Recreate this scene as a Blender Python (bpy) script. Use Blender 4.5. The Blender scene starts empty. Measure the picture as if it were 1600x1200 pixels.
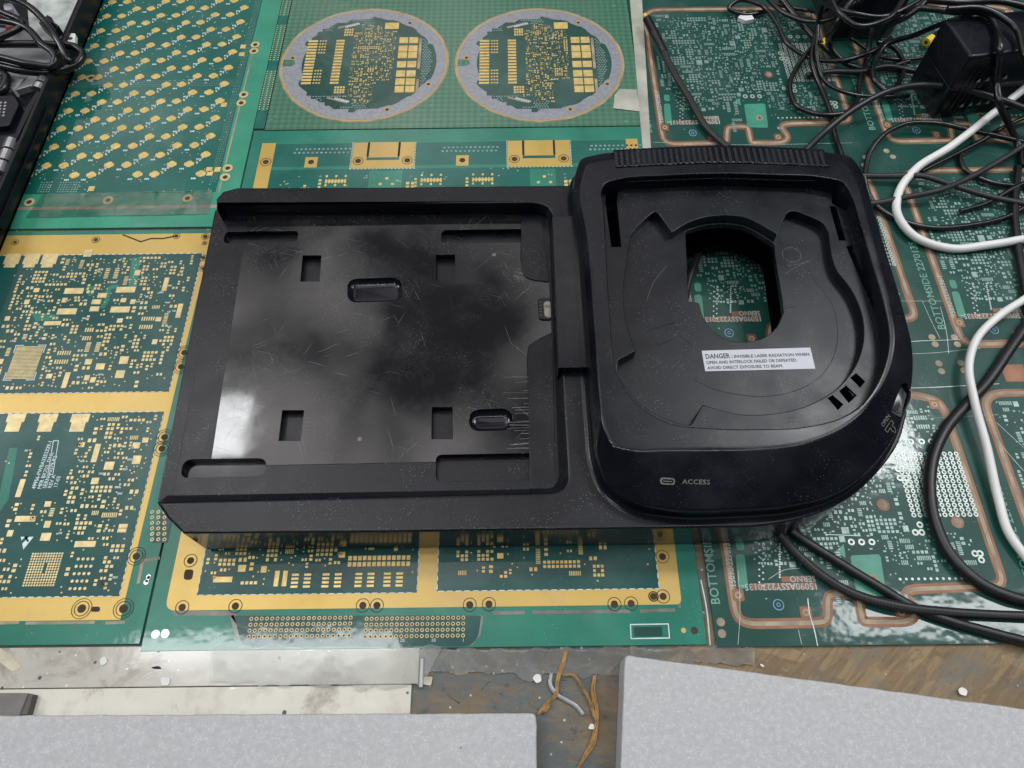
import bpy, bmesh, math, random
from mathutils import Vector, Matrix
from mathutils.geometry import tessellate_polygon
from mathutils.bvhtree import BVHTree

sc = bpy.context.scene
S = 0.01                      # everything below is measured in centimetres
# ------------------------------------------------------------------ camera
FPX, CAMH, PITCH, ROLL = 1109.0, 35.0, math.radians(62), math.atan(25 / 2070)
_F = Vector((0, math.cos(PITCH), -math.sin(PITCH)))
_U0 = Vector((0, math.sin(PITCH), math.cos(PITCH)))
_R = Vector((1, 0, 0)) * math.cos(ROLL) - _U0 * math.sin(ROLL)
_U = _U0 * math.cos(ROLL) + Vector((1, 0, 0)) * math.sin(ROLL)
cam_d = bpy.data.cameras.new('camera')
cam = bpy.data.objects.new('camera', cam_d)
sc.collection.objects.link(cam)
cam_d.sensor_width = 36
cam_d.lens = 36 * FPX / 1600
cam_d.clip_start, cam_d.clip_end = 0.01, 50
cam.matrix_world = Matrix.Translation((0, 0, CAMH * S)) @ Matrix((_R, _U, -_F)).transposed().to_4x4()
sc.camera = cam
# ------------------------------------------------------------------ world and light
wd = bpy.data.worlds.new('World')
sc.world = wd
wd.use_nodes = True
wt = wd.node_tree
for n in list(wt.nodes):
    wt.nodes.remove(n)
def wn(t, **k):
    n = wt.nodes.new(t)
    for a, b in k.items():
        setattr(n, a, b)
    return n
wo = wn('ShaderNodeOutputWorld')
bg = wn('ShaderNodeBackground')
tc = wn('ShaderNodeTexCoord')
nz = wn('ShaderNodeTexNoise')
nz.inputs['Scale'].default_value = 5.5
nz.inputs['Detail'].default_value = 3.0
rp = wn('ShaderNodeValToRGB')
rp.color_ramp.elements[0].position = 0.37
rp.color_ramp.elements[0].color = (0.16, 0.16, 0.19, 1)
rp.color_ramp.elements[1].position = 0.63
rp.color_ramp.elements[1].color = (3.4, 3.25, 3.2, 1)
dt = wn('ShaderNodeVectorMath', operation='DOT_PRODUCT')
dt.inputs[1].default_value = Vector((-.22, .50, .84)).normalized()
mr = wn('ShaderNodeMapRange', interpolation_type='SMOOTHSTEP')
mr.inputs['From Min'].default_value = 0.84
mr.inputs['From Max'].default_value = 0.985
mul = wn('ShaderNodeMix', data_type='RGBA', blend_type='MIX')
mul.inputs[6].default_value = (.075, .08, .10, 1)
wt.links.new(tc.outputs['Generated'], nz.inputs['Vector'])
wt.links.new(tc.outputs['Generated'], dt.inputs[0])
wt.links.new(dt.outputs['Value'], mr.inputs['Value'])
wt.links.new(nz.outputs['Fac'], rp.inputs[0])
wt.links.new(mr.outputs[0], mul.inputs[0])
wt.links.new(rp.outputs[0], mul.inputs[7])
wt.links.new(mul.outputs[2], bg.inputs[0])
bg.inputs[1].default_value = 0.8
wt.links.new(bg.outputs[0], wo.inputs[0])

def lamp(name, loc, sx_, sy_, power, col=(.965, 0.985, 1.0)):
    d = bpy.data.lights.new(name, 'AREA')
    d.shape = 'RECTANGLE'
    d.size, d.size_y = sx_ * S, sy_ * S
    d.energy = power
    d.color = col
    o = bpy.data.objects.new(name, d)
    o.location = Vector(loc) * S
    if abs(loc[0]) > 150 or loc[1] < -30:
        o.rotation_euler = (Vector((0, 22, 0)) - Vector(loc)).to_track_quat('-Z', 'Y').to_euler()
    sc.collection.objects.link(o)
    return o
lamp('ceiling_or_added_lamp', (-52, 21, 120), 56, 6, 2.2)
lamp('ceiling_or_added_lamp', (98, 26, 120), 62, 7, 2.4)
lamp('ceiling_or_added_lamp', (-69, 70, 120), 14, 15, 1.0)
lamp('ceiling_or_added_lamp', (74, 68, 120), 42, 20, 7.0)
lamp('ceiling_or_added_lamp', (-165, 75, 115), 30, 60, 9.5)  # added lamp outside the reflected view, widens the open case's shadow
lamp('ceiling_or_added_lamp', (165, 80, 115), 30, 60, 4.0)  # added counterpart, throws the cable shadows to the left
lamp('ceiling_or_added_lamp', (-75, -40, 140), 30, 14, 2.0)  # added fill from behind the camera, softens the dock's front shadow
lamp('ceiling_or_added_lamp', (27, -9, 135), 135, 1.2, 4.2)  # thin overhead strip added to put highlights on rounded edges
sc.view_settings.view_transform = 'Standard'
sc.view_settings.look = 'None'
sc.view_settings.exposure = 0.07
sc.view_settings.gamma = 1
sc.cycles.max_bounces = 8

# ------------------------------------------------------------------ helpers
def ray(x, y):
    return _F + _R * ((x - 800) / FPX) - _U * ((y - 600) / FPX)
def P(x, y, z=0.0):
    d = ray(x, y)
    t = (z - CAMH) / d.z
    return Vector((d.x * t, d.y * t, z))
def thing(name, label, cat, loc=(0, 0, 0), group=None, kind=None):
    o = bpy.data.objects.new(name, None)
    o.empty_display_size = 0.01
    o.location = Vector(loc) * S
    sc.collection.objects.link(o)
    tag(o, label, cat, group, kind)
    return o
def tag(o, label=None, cat=None, group=None, kind=None):
    for k, v in (('label', label), ('category', cat), ('group', group), ('kind', kind)):
        if v:
            o[k] = v
    return o
def world_loc(o):
    v = Vector((0, 0, 0))
    while o:
        v = v + o.location
        o = o.parent
    return v
class MB:
    """collects faces in cm, then links them as one mesh object"""
    def __init__(s):
        s.v, s.f, s.m, s.uv = [], [], [], []
    def face(s, pts, m=0):
        b = len(s.v)
        s.v += [Vector(p) for p in pts]
        s.f.append(list(range(b, b + len(pts))))
        s.m.append(m)
    def rect(s, x, y, w, h, z, m=0, a=0):
        c, n = math.cos(a), math.sin(a)
        s.face([(x + c * dx - n * dy, y + n * dx + c * dy, z) for dx, dy in
                ((-w / 2, -h / 2), (w / 2, -h / 2), (w / 2, h / 2), (-w / 2, h / 2))], m)
    def box(s, x0, x1, y0, y1, z0, z1, m=0):
        s.prism([(x0, y0), (x1, y0), (x1, y1), (x0, y1)], z0, z1, m)
    def disc(s, x, y, r, z, m=0, n=16, ry=None):
        ry = ry or r
        s.face([(x + r * math.cos(i * 2 * math.pi / n), y + ry * math.sin(i * 2 * math.pi / n), z) for i in range(n)], m)
    def ring(s, x, y, r0, r1, z, m=0, n=14):
        for i in range(n):
            a, b = i * 2 * math.pi / n, (i + 1) * 2 * math.pi / n
            s.face([(x + r0 * math.cos(a), y + r0 * math.sin(a), z), (x + r1 * math.cos(a), y + r1 * math.sin(a), z),
                    (x + r1 * math.cos(b), y + r1 * math.sin(b), z), (x + r0 * math.cos(b), y + r0 * math.sin(b), z)], m)
    def poly(s, pts, z, m=0, holes=()):
        loops = [[Vector((p[0], p[1], 0)) for p in l] for l in [pts] + list(holes)]
        flat = [p for l in loops for p in l]
        b = len(s.v)
        s.v += [Vector((p.x, p.y, z)) for p in flat]
        for t in tessellate_polygon(loops):
            a = [flat[i] for i in t]
            if (a[1] - a[0]).cross(a[2] - a[0]).z < 0:
                t = t[::-1]
            s.f.append([b + i for i in t])
            s.m.append(m)
    def prism(s, pts, z0, z1, m=0):
        pts = [(p[0], p[1]) for p in pts]
        ar = sum(a[0] * b[1] - b[0] * a[1] for a, b in zip(pts, pts[1:] + pts[:1]))
        if ar < 0:
            pts = pts[::-1]
        n = len(pts)
        b = len(s.v)
        s.v += [Vector((p[0], p[1], z0)) for p in pts] + [Vector((p[0], p[1], z1)) for p in pts]
        for i in range(n):
            j = (i + 1) % n
            s.f.append([b + i, b + j, b + n + j, b + n + i]); s.m.append(m)
        s.f.append([b + n + i for i in range(n)]); s.m.append(m)
        s.f.append([b + i for i in reversed(range(n))]); s.m.append(m)
    def ribbon(s, pts, w, z, m=0, closed=False):
        pts = [Vector((p[0], p[1], 0)) for p in pts]
        n = len(pts)
        L, R_ = [], []
        for i, p in enumerate(pts):
            a = pts[i - 1] if (i > 0 or closed) else p
            c = pts[(i + 1) % n] if (i < n - 1 or closed) else p
            d1 = (p - a).normalized() if (p - a).length > 1e-6 else None
            d2 = (c - p).normalized() if (c - p).length > 1e-6 else None
            d1 = d1 or d2; d2 = d2 or d1
            t = (d1 + d2)
            t = t.normalized() if t.length > 1e-4 else d1
            q = Vector((-t.y, t.x, 0))
            k = max(0.5, q.dot(Vector((-d1.y, d1.x, 0))))
            L.append(p + q * (w / 2 / k)); R_.append(p - q * (w / 2 / k))
        for i in range(n if closed else n - 1):
            j = (i + 1) % n
            s.face([(R_[i].x, R_[i].y, z), (R_[j].x, R_[j].y, z), (L[j].x, L[j].y, z), (L[i].x, L[i].y, z)], m)
    def loft(s, loops, cap0=True, cap1=True, m=0):
        n = len(loops[0])
        b = len(s.v)
        for l in loops:
            s.v += [Vector(p) for p in l]
        for k in range(len(loops) - 1):
            for i in range(n):
                j = (i + 1) % n
                s.f.append([b + k * n + i, b + k * n + j, b + (k + 1) * n + j, b + (k + 1) * n + i]); s.m.append(m)
        if cap0:
            s.f.append([b + i for i in reversed(range(n))]); s.m.append(m)
        if cap1:
            s.f.append([b + (len(loops) - 1) * n + i for i in range(n)]); s.m.append(m)
    def tube(s, pts, r, n=10, m=0, sub=7, cap=True):
        path = spline(pts, sub) if sub > 1 else [Vector(p) for p in pts]
        k = len(path)
        t0 = (path[1] - path[0]).normalized()
        up = Vector((0, 0, 1)) if abs(t0.z) < 0.9 else Vector((1, 0, 0))
        nrm = (up - t0 * up.dot(t0)).normalized()
        b = len(s.v)
        acc, dist = 0, []
        for i, p in enumerate(path):
            t = (path[min(i + 1, k - 1)] - path[max(i - 1, 0)]).normalized()
            nrm = (nrm - t * nrm.dot(t)).normalized()
            bi = t.cross(nrm)
            rr = r(i / (k - 1)) if callable(r) else r
            for q in range(n):
                a = q * 2 * math.pi / n
                s.v.append(p + nrm * (rr * math.cos(a)) + bi * (rr * math.sin(a)))
            if i:
                acc += (p - path[i - 1]).length
            dist.append(acc)
        for i in range(k - 1):
            for q in range(n):
                j = (q + 1) % n
                s.f.append([b + i * n + q, b + i * n + j, b + (i + 1) * n + j, b + (i + 1) * n + q]); s.m.append(m)
                s.uv.append((len(s.f) - 1, [(q / n, dist[i]), ((q + 1) / n, dist[i]), ((q + 1) / n, dist[i + 1]), (q / n, dist[i + 1])]))
        if cap:
            s.f.append([b + i for i in reversed(range(n))]); s.m.append(m)
            s.f.append([b + (k - 1) * n + i for i in range(n)]); s.m.append(m)
    def mesh(s, name, mats, origin=Vector((0, 0, 0)), smooth=False, angle=35, weld=False):
        me = bpy.data.meshes.new(name)
        me.from_pydata([(v * S - origin) for v in s.v], [], s.f)
        for m_ in mats:
            me.materials.append(m_)
        me.polygons.foreach_set('material_index', s.m)
        if s.uv:
            ul = me.uv_layers.new(name='uv')
            for fi, uvs in s.uv:
                for li, c in zip(me.polygons[fi].loop_indices, uvs):
                    ul.data[li].uv = c
        if weld:
            bm = bmesh.new(); bm.from_mesh(me)
            bmesh.ops.remove_doubles(bm, verts=bm.verts, dist=1e-6)
            bmesh.ops.recalc_face_normals(bm, faces=bm.faces)
            bm.to_mesh(me); bm.free()
        me.update()
        if smooth:
            me.polygons.foreach_set('use_smooth', [True] * len(me.polygons))
            me.set_sharp_from_angle(angle=math.radians(angle))
        return me
    def build(s, name, mats, parent=None, smooth=False, angle=35, weld=False, loc=None, bevel=0):
        if not isinstance(mats, (list, tuple)):
            mats = [mats]
        if parent:
            og = world_loc(parent)
        else:
            og = Vector(loc) * S if loc is not None else Vector((0, 0, 0))
        o = bpy.data.objects.new(name, s.mesh(name, mats, og, smooth, angle, weld))
        sc.collection.objects.link(o)
        if parent:
            o.parent = parent
        else:
            o.location = og
        if bevel:
            soften(o, bevel)
        return o
def soften(o, w, seg=2, ang=35, clamp=True):
    b = o.modifiers.new('bevel', 'BEVEL')
    b.width = w * S; b.segments = seg; b.limit_method = 'ANGLE'; b.angle_limit = math.radians(ang)
    b.use_clamp_overlap = clamp; b.harden_normals = True
    return o
def spline(pts, sub=6, closed=False):
    pts = [Vector(p) for p in pts]
    n = len(pts); out = []
    rng = range(n) if closed else range(n - 1)
    for i in rng:
        if closed:
            p0, p1, p2, p3 = pts[i - 1], pts[i], pts[(i + 1) % n], pts[(i + 2) % n]
        else:
            p1, p2 = pts[i], pts[i + 1]
            p0 = pts[i - 1] if i else p1 * 2 - p2
            p3 = pts[i + 2] if i + 2 < n else p2 * 2 - p1
        # centripetal-like tangents, bounded by the segment length
        L = (p2 - p1).length
        def tan(a, b, c):
            la, lc = max((b - a).length, 1e-6), max((c - b).length, 1e-6)
            return ((b - a) / la * lc + (c - b) / lc * la) / (la + lc)
        m1 = tan(p0, p1, p2) * L; m2 = tan(p1, p2, p3) * L
        for k in range(sub):
            t = k / sub
            out.append(p1 * (2*t**3 - 3*t**2 + 1) + m1 * (t**3 - 2*t**2 + t) + p2 * (-2*t**3 + 3*t**2) + m2 * (t**3 - t**2))
    if not closed:
        out.append(pts[-1])
    return out
def px(lst, z):
    return [P(a, b, z) for a, b in lst]
def offset(pts, d):
    """moves a closed outline outwards by d (anticlockwise or clockwise)"""
    n = len(pts)
    ar = sum(a.x * b.y - b.x * a.y for a, b in zip(pts, pts[1:] + pts[:1]))
    sg = 1 if ar > 0 else -1
    out = []
    for i, p in enumerate(pts):
        a, c = pts[i - 1], pts[(i + 1) % n]
        d1 = (p - a); d2 = (c - p); d1.z = d2.z = 0
        n1 = Vector((d1.y, -d1.x, 0)).normalized(); n2 = Vector((d2.y, -d2.x, 0)).normalized()
        q = n1 + n2
        q = q.normalized() if q.length > 1e-5 else n1
        k = max(0.6, q.dot(n1))
        out.append(p + q * (sg * d / k))
    return out
def rrect(c, r=0.3, n=5):
    """rounded polygon from corners"""
    c = [Vector((p[0], p[1], 0)) for p in c]
    out = []
    for i, p in enumerate(c):
        a, b = c[i - 1], c[(i + 1) % len(c)]
        ri = r[i] if isinstance(r, (list, tuple)) else r
        ra = min(ri, (a - p).length * .499); rb = min(ri, (b - p).length * .499)
        if ri <= 0:
            out.append(p); continue
        p1 = p + (a - p).normalized() * ra; p2 = p + (b - p).normalized() * rb
        for k in range(n + 1):
            t = k / n
            out.append(p1 * (1 - t) ** 2 + p * (2 * t * (1 - t)) + p2 * t * t)
    return out
def cut(o, cutters):
    for i, c in enumerate(cutters):
        m = o.modifiers.new('cut', 'BOOLEAN')
        m.operation = 'DIFFERENCE'; m.solver = 'EXACT'; m.object = c
    dg = bpy.context.evaluated_depsgraph_get()
    me = bpy.data.meshes.new_from_object(o.evaluated_get(dg))
    o.modifiers.clear()
    nm = o.data.name
    o.data = me
    me.name = nm
    for c in cutters:
        bpy.data.objects.remove(c)
def resmooth(o, angle=32):
    me = o.data
    me.polygons.foreach_set('use_smooth', [True] * len(me.polygons))
    me.set_sharp_from_angle(angle=math.radians(angle))
def cutter(pts, z0, z1, m=None):
    b = MB(); b.prism(pts, z0, z1)
    return b.build('cutter', m or [], weld=True)
_txt_cache = {}
def text(name, body, size, loc, mat, parent, rz=0.0, mirror=False, basis=None, align='LEFT', width=1.0, spacing=1.0, thick=0.0):
    """lettering as a mesh; loc in cm"""
    cu = bpy.data.curves.new('lettering', 'FONT')
    cu.body = body; cu.size = size * S; cu.align_x = align
    cu.space_character = spacing; cu.resolution_u = 2
    cu.offset = thick * S
    t = bpy.data.objects.new('lettering', cu)
    sc.collection.objects.link(t)
    dg = bpy.context.evaluated_depsgraph_get()
    me = bpy.data.meshes.new_from_object(t.evaluated_get(dg))
    bpy.data.objects.remove(t)
    m = basis.to_4x4() if basis is not None else Matrix.Rotation(rz, 4, 'Z')
    m = Matrix.Translation(Vector(loc) * S - (world_loc(parent) if parent else Vector((0, 0, 0)))) @ m
    m = m @ Matrix.Diagonal((width * (-1 if mirror else 1), 1, 1, 1))
    me.transform(m)
    if mirror:
        me.flip_normals()
    me.materials.clear(); me.materials.append(mat)
    me.name = name
    o = bpy.data.objects.new(name, me)
    sc.collection.objects.link(o)
    o.parent = parent
    return o

def split_parts(o, name):
    """gives every separate piece of a part its own object"""
    me = o.data
    n = len(me.polygons)
    par = list(range(n))
    def find(i):
        while par[i] != i:
            par[i] = par[par[i]]; i = par[i]
        return i
    bb = []
    for p in me.polygons:
        vs = [me.vertices[i].co for i in p.vertices]
        bb.append((min(v.x for v in vs), max(v.x for v in vs), min(v.y for v in vs), max(v.y for v in vs)))
    for i in range(n):
        for j in range(i):
            if bb[i][0] <= bb[j][1] + 1e-6 and bb[j][0] <= bb[i][1] + 1e-6 and bb[i][2] <= bb[j][3] + 1e-6 and bb[j][2] <= bb[i][3] + 1e-6:
                a, c = find(i), find(j)
                if a != c: par[a] = c
    groups = {}
    for i in range(n):
        groups.setdefault(find(i), []).append(i)
    out = []
    for ids in groups.values():
        vm, vv, ff = {}, [], []
        for i in ids:
            f = []
            for v in me.polygons[i].vertices:
                if v not in vm:
                    vm[v] = len(vv); vv.append(me.vertices[v].co.copy())
                f.append(vm[v])
            ff.append(f)
        m2 = bpy.data.meshes.new(name); m2.from_pydata(vv, [], ff); m2.update()
        for m_ in me.materials: m2.materials.append(m_)
        q = bpy.data.objects.new(name, m2); sc.collection.objects.link(q)
        q.parent = o.parent; q.location = o.location
        out.append(q)
    bpy.data.objects.remove(o)
    return out
# ------------------------------------------------------------------ materials
class NT:
    def __init__(s, name):
        s.mat = bpy.data.materials.new(name)
        s.mat.use_nodes = True
        s.t = s.mat.node_tree
        s.b = s.t.nodes['Principled BSDF']
        s.out = s.t.nodes['Material Output']
        s.co = s.t.nodes.new('ShaderNodeTexCoord').outputs['Object']
    def n(s, t, ins=None, **k):
        q = s.t.nodes.new(t)
        for a, b in k.items():
            setattr(q, a, b)
        for a, b in (ins or {}).items():
            if hasattr(b, 'is_linked'):
                s.t.links.new(b, q.inputs[a])
            else:
                q.inputs[a].default_value = b
        return q
    def set(s, **k):
        for a, b in k.items():
            a = a.replace('_', ' ')
            if hasattr(b, 'is_linked'):
                s.t.links.new(b, s.b.inputs[a])
            else:
                s.b.inputs[a].default_value = b
    def mapped(s, scale=(1, 1, 1), rot=0, loc=(0, 0, 0)):
        v = s.co
        if rot:
            v = s.n('ShaderNodeMapping', {'Vector': v, 'Rotation': (0, 0, rot)}).outputs[0]
        return s.n('ShaderNodeMapping', {'Vector': v, 'Scale': scale, 'Location': loc}).outputs[0]
    def noise(s, scale, detail=3, rough=.55, vec=None, dist=0):
        return s.n('ShaderNodeTexNoise', {'Vector': vec or s.co, 'Scale': scale, 'Detail': detail, 'Roughness': rough, 'Distortion': dist}).outputs['Fac']
    def voro(s, scale, vec=None, feature='F1', out='Distance', rnd=1):
        return s.n('ShaderNodeTexVoronoi', {'Vector': vec or s.co, 'Scale': scale, 'Randomness': rnd}, feature=feature).outputs[out]
    def ramp(s, fac, stops):
        r = s.n('ShaderNodeValToRGB', {0: fac})
        e = r.color_ramp.elements
        while len(e) < len(stops):
            e.new(0.5)
        for q, (p, c) in zip(e, stops):
            q.position = p
            q.color = (c, c, c, 1) if not isinstance(c, (tuple, list)) else (*c[:3], 1)
        return r.outputs[0]
    def rng(s, v, a, b, c=0.0, d=1.0):
        return s.n('ShaderNodeMapRange', {'Value': v, 'From Min': a, 'From Max': b, 'To Min': c, 'To Max': d}).outputs[0]
    def math(s, op, a, b=0.0):
        return s.n('ShaderNodeMath', {0: a, 1: b}, operation=op).outputs[0]
    def mix(s, f, a, b, mode='MIX'):
        a = (*a, 1) if isinstance(a, tuple) and len(a) == 3 else a
        b = (*b, 1) if isinstance(b, tuple) and len(b) == 3 else b
        return s.n('ShaderNodeMix', {0: f, 6: a, 7: b}, data_type='RGBA', blend_type=mode).outputs[2]
    def bump(s, h, strength=.3, dist=.001, normal=None):
        d = {'Height': h, 'Strength': strength, 'Distance': dist}
        if normal is not None:
            d['Normal'] = normal
        return s.n('ShaderNodeBump', d).outputs[0]
    def specks(s, scale, r, amount_noise=None):
        """small dust points"""
        v = s.voro(scale)
        return s.rng(v, r, r * .5)
    def scratches(s, specs):
        tot = None
        for rot, sl, sw, thr in specs:
            vec = s.mapped((sl, sw, 40), rot, (rot * 3.1, 0, 0))
            v = s.n('ShaderNodeTexVoronoi', {'Vector': vec, 'Scale': 1.0}).outputs['Distance']
            a = s.rng(v, thr, thr * .4)
            tot = a if tot is None else s.math('MAXIMUM', tot, a)
        return tot

def black_plastic(name, base=0.0045, rough=.27, grain=.16, dust=1.0, scr=0.6, tint=(.8, .96, 1.65)):
    n = NT(name)
    n1 = n.noise(55, 4); n2 = n.noise(14, 3)
    dustm = n.math('MULTIPLY', n.rng(n.voro(820), .17, .09), n.rng(n.noise(60, 2), .46, .66))
    fine = n.math('MULTIPLY', n.rng(n.voro(2300), .25, .1), n.rng(n.noise(35, 3), .42, .75))
    sc_ = n.math('MULTIPLY', n.scratches([(.5, 60, 2600, .055), (2.2, 75, 3000, .05), (1.4, 50, 2400, .05)]), n.rng(n.noise(28, 2), .5, .65))
    col = n.mix(n.rng(n1, .3, .7), tuple(base * .8 * t for t in tint), tuple(base * 1.3 * t for t in tint))
    col = n.mix(n.math('MULTIPLY', n.rng(n2, .5, .75), .07 * dust), col, (.06, .062, .07))
    col = n.mix(n.math('MULTIPLY', fine, .35 * dust), col, (.22, .22, .22))
    col = n.mix(n.math('MULTIPLY', dustm, .75 * dust), col, (.42, .41, .40))
    col = n.mix(n.math('MULTIPLY', sc_, .55 * scr), col, (.25, .25, .26))
    n.set(Base_Color=col, Roughness=n.rng(n.math('ADD', n1, n2), .7, 1.3, rough - .06, rough + .1))
    n.set(Normal=n.bump(n.noise(1500, 2), grain, .00025), Specular_IOR_Level=.34)
    return n.mat
M = {}
M['plastic'] = black_plastic('black_textured_plastic')
M['drive'] = black_plastic('black_drive_plastic', base=.0048, rough=.25, grain=.07, dust=.6)
M['deck'] = black_plastic('dusty_black_plastic', base=.005, rough=.30, grain=.2, dust=.9)
M['sleek'] = black_plastic('smooth_black_plastic', base=.0045, rough=.16, grain=.02, dust=.35, scr=.5)
def gloss_panel():
    n = NT('scratched_gloss_plastic')
    msk = n.rng(n.noise(24, 3), .46, .66)
    s1 = n.scratches([(.3, 13, 1100, .09), (1.1, 16, 1300, .085), (2.0, 12, 1200, .08), (2.75, 15, 1200, .085)])
    s2 = n.scratches([(.75, 4, 800, .04), (2.35, 3.5, 750, .036), (1.25, 5, 900, .042)])
    sc_ = n.math('MAXIMUM', n.math('MULTIPLY', s1, msk), s2)
    dustm = n.math('MULTIPLY', n.rng(n.voro(900), .15, .08), n.rng(n.noise(40, 2), .45, .65))
    smudge = n.rng(n.noise(38, 5, .65), .45, .75)
    col = n.mix(n.math('MULTIPLY', smudge, .2), (.008, .008, .009), (.06, .058, .056))
    col = n.mix(n.math('MULTIPLY', sc_, .85), col, (.34, .34, .36))
    col = n.mix(n.math('MULTIPLY', dustm, .7), col, (.4, .4, .4))
    n.set(Base_Color=col, Roughness=n.math('ADD', n.rng(smudge, 0, 1, .06, .17), n.math('MULTIPLY', sc_, .35)))
    n.set(Normal=n.bump(n.noise(22, 2), .25, .0006), Specular_IOR_Level=.6)
    return n.mat
M['gloss'] = gloss_panel()

def simple(name, col, rough=.5, metal=0.0, var=.25, nscale=80, bump=0, coat=0.0, coat_r=.1):
    n = NT(name)
    f = n.noise(nscale, 4)
    a = tuple(c * (1 - var) for c in col); b = tuple(min(1, c * (1 + var)) for c in col)
    n.set(Base_Color=n.mix(n.rng(f, .3, .7), a, b), Roughness=rough, Metallic=metal, Coat_Weight=coat, Coat_Roughness=coat_r)
    if bump:
        n.set(Normal=n.bump(n.noise(nscale * 8, 3), bump, .0004))
    return n.mat
def mask(name, col, wave=.12, coat=.55, dirt=.25, rough=.35):
    """solder mask under scratched clear film"""
    n = NT(name)
    f = n.noise(30, 4)
    c = n.mix(n.rng(f, .3, .7), tuple(v * .82 for v in col), tuple(v * 1.18 for v in col))
    c = n.mix(n.math('MULTIPLY', n.rng(n.noise(16, 5, .62), .52, .8), dirt), c, (.20, .24, .22))
    s1 = n.math('MULTIPLY', n.scratches([(.4, 40, 1900, .045), (1.3, 60, 2100, .04), (2.5, 36, 1800, .045)]), n.rng(n.noise(20, 2), .48, .66))
    c = n.mix(n.math('MULTIPLY', s1, .5), c, (.45, .5, .48))
    c = n.mix(n.math('MULTIPLY', n.math('MULTIPLY', n.rng(n.voro(520), .11, .05), n.rng(n.noise(45, 2), .5, .6)), .7), c, (.6, .6, .58))
    bn = n.bump(n.noise(48, 3, .6), wave, .0011)
    n.set(Base_Color=c, Roughness=rough, Coat_Weight=coat, Coat_Roughness=.07, Coat_Normal=bn, Normal=n.bump(n.noise(160, 2), .05, .0004), Specular_IOR_Level=.2)
    return n.mat
M['teal'] = mask('teal_solder_mask', (.006, .112, .088))
M['navy'] = mask('dark_teal_solder_mask', (.006, .070, .061))
M['green'] = mask('green_solder_mask', (.020, .185, .125), wave=.12)
M['greenlite'] = mask('light_green_solder_mask', (.04, .27, .17), wave=.12)
M['deepgreen'] = mask('deep_green_solder_mask', (.011, .064, .050), wave=.22, coat=.7, dirt=.3)
M['palegreen'] = simple('pale_green_mask', (.045, .25, .165), .4, coat=.5)
def gold():
    n = NT('gold_plating')
    f = n.noise(22, 5, .6)
    c = n.mix(n.rng(f, .3, .72), (.50, .33, .07), (.64, .44, .115))
    c = n.mix(n.math('MULTIPLY', n.rng(n.noise(11, 6, .7), .50, .70), .6), c, (.34, .24, .11))
    s1 = n.math('MULTIPLY', n.scratches([(.6, 50, 2200, .05), (2.1, 44, 2000, .045)]), n.rng(n.noise(25, 2), .45, .6))
    c = n.mix(n.math('MULTIPLY', s1, .4), c, (.3, .22, .1))
    n.set(Base_Color=c, Metallic=.35, Roughness=.42, Coat_Weight=.5, Coat_Roughness=.1, Coat_Normal=n.bump(n.noise(48, 3), .12, .0011), Normal=n.bump(n.noise(700, 3), .1, .0003))
    return n.mat
M['gold'] = gold()
M['pad'] = simple('gold_pad', (.70, .51, .18), .4, .3, .2, 300)
M['padpale'] = simple('pale_gold_pad', (.62, .49, .24), .4, .25, .2, 300)
M['tin'] = simple('tinned_pad', (.25, .36, .32), .38, .3, .3, 200)
M['tinside'] = simple('bright_tinned_pad', (.46, .52, .48), .35, .3, .2, 300)
M['silk'] = simple('white_silkscreen', (.58, .68, .70), .6)
M['silkdim'] = simple('worn_white_legend', (.36, .44, .42), .6)
M['silkgreen'] = simple('pale_green_legend', (.15, .33, .26), .6)
M['hole'] = simple('dark_hole', (.05, .03, .018), .8)
M['holedark'] = simple('drilled_hole', (.012, .014, .013), .8)
M['copper'] = simple('bare_copper', (.21, .095, .05), .45, .3, .35, 60)
M['fibre'] = simple('cut_fibreglass', (.32, .26, .18), .6, 0, .4, 90)
M['groove'] = simple('routed_slot', (.16, .15, .13), .5, 0, .5, 60, coat=.6)
M['grey_metal'] = simple('tinned_ring', (.31, .32, .35), .38, .35, .16, 420, bump=.1, coat=.4)
M['steel'] = simple('steel', (.55, .55, .55), .28, .9, .2, 60)
M['zinc'] = simple('dull_zinc', (.38, .39, .40), .4, .6, .3, 40, bump=.1)
M['label'] = simple('white_label', (.50, .51, .55), .45, 0, .04, 50)
M['ink'] = simple('grey_ink', (.07, .07, .08), .6)
M['relief'] = simple('worn_raised_lettering', (.13, .125, .115), .5, 0, .5, 700)
M['dust'] = simple('packed_dust', (.30, .27, .22), .9, 0, .5, 500)
M['rubber'] = simple('black_cable_sheath', (.007, .007, .008), .27, 0, .3, 200)
M['rubber2'] = simple('matt_black_cable_sheath', (.011, .011, .012), .40, 0, .3, 200)
M['white_cable'] = simple('white_cable_sheath', (.72, .72, .70), .4, 0, .06, 60)
M['adapter'] = black_plastic('adapter_plastic', base=.006, rough=.27, grain=.1, dust=.5)
M['yellow'] = simple('yellow_plastic', (.75, .55, .03), .4)
M['triangle'] = simple('grey_vent_mark', (.35, .35, .35), .5)
M['shade_black'] = simple('painted_shade_black', (.0015, .0015, .0017), 1.0)  # near-black colour stands in for shade inside the drive
M['shade_black'].node_tree.nodes['Principled BSDF'].inputs['Specular IOR Level'].default_value = 0
def braid():
    n = NT('braided_sheath')
    uv = n.n('ShaderNodeTexCoord').outputs['UV']
    a = n.n('ShaderNodeMapping', {'Vector': uv, 'Scale': (8, 10, 1)}).outputs[0]
    ck = n.n('ShaderNodeTexChecker', {'Vector': n.n('ShaderNodeMapping', {'Vector': a, 'Rotation': (0, 0, .78)}).outputs[0], 'Scale': 1.0}).outputs['Fac']
    n.set(Base_Color=n.mix(ck, (.005, .005, .006), (.035, .035, .037)), Roughness=.5, Normal=n.bump(ck, .6, .0004))
    return n.mat
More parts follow.
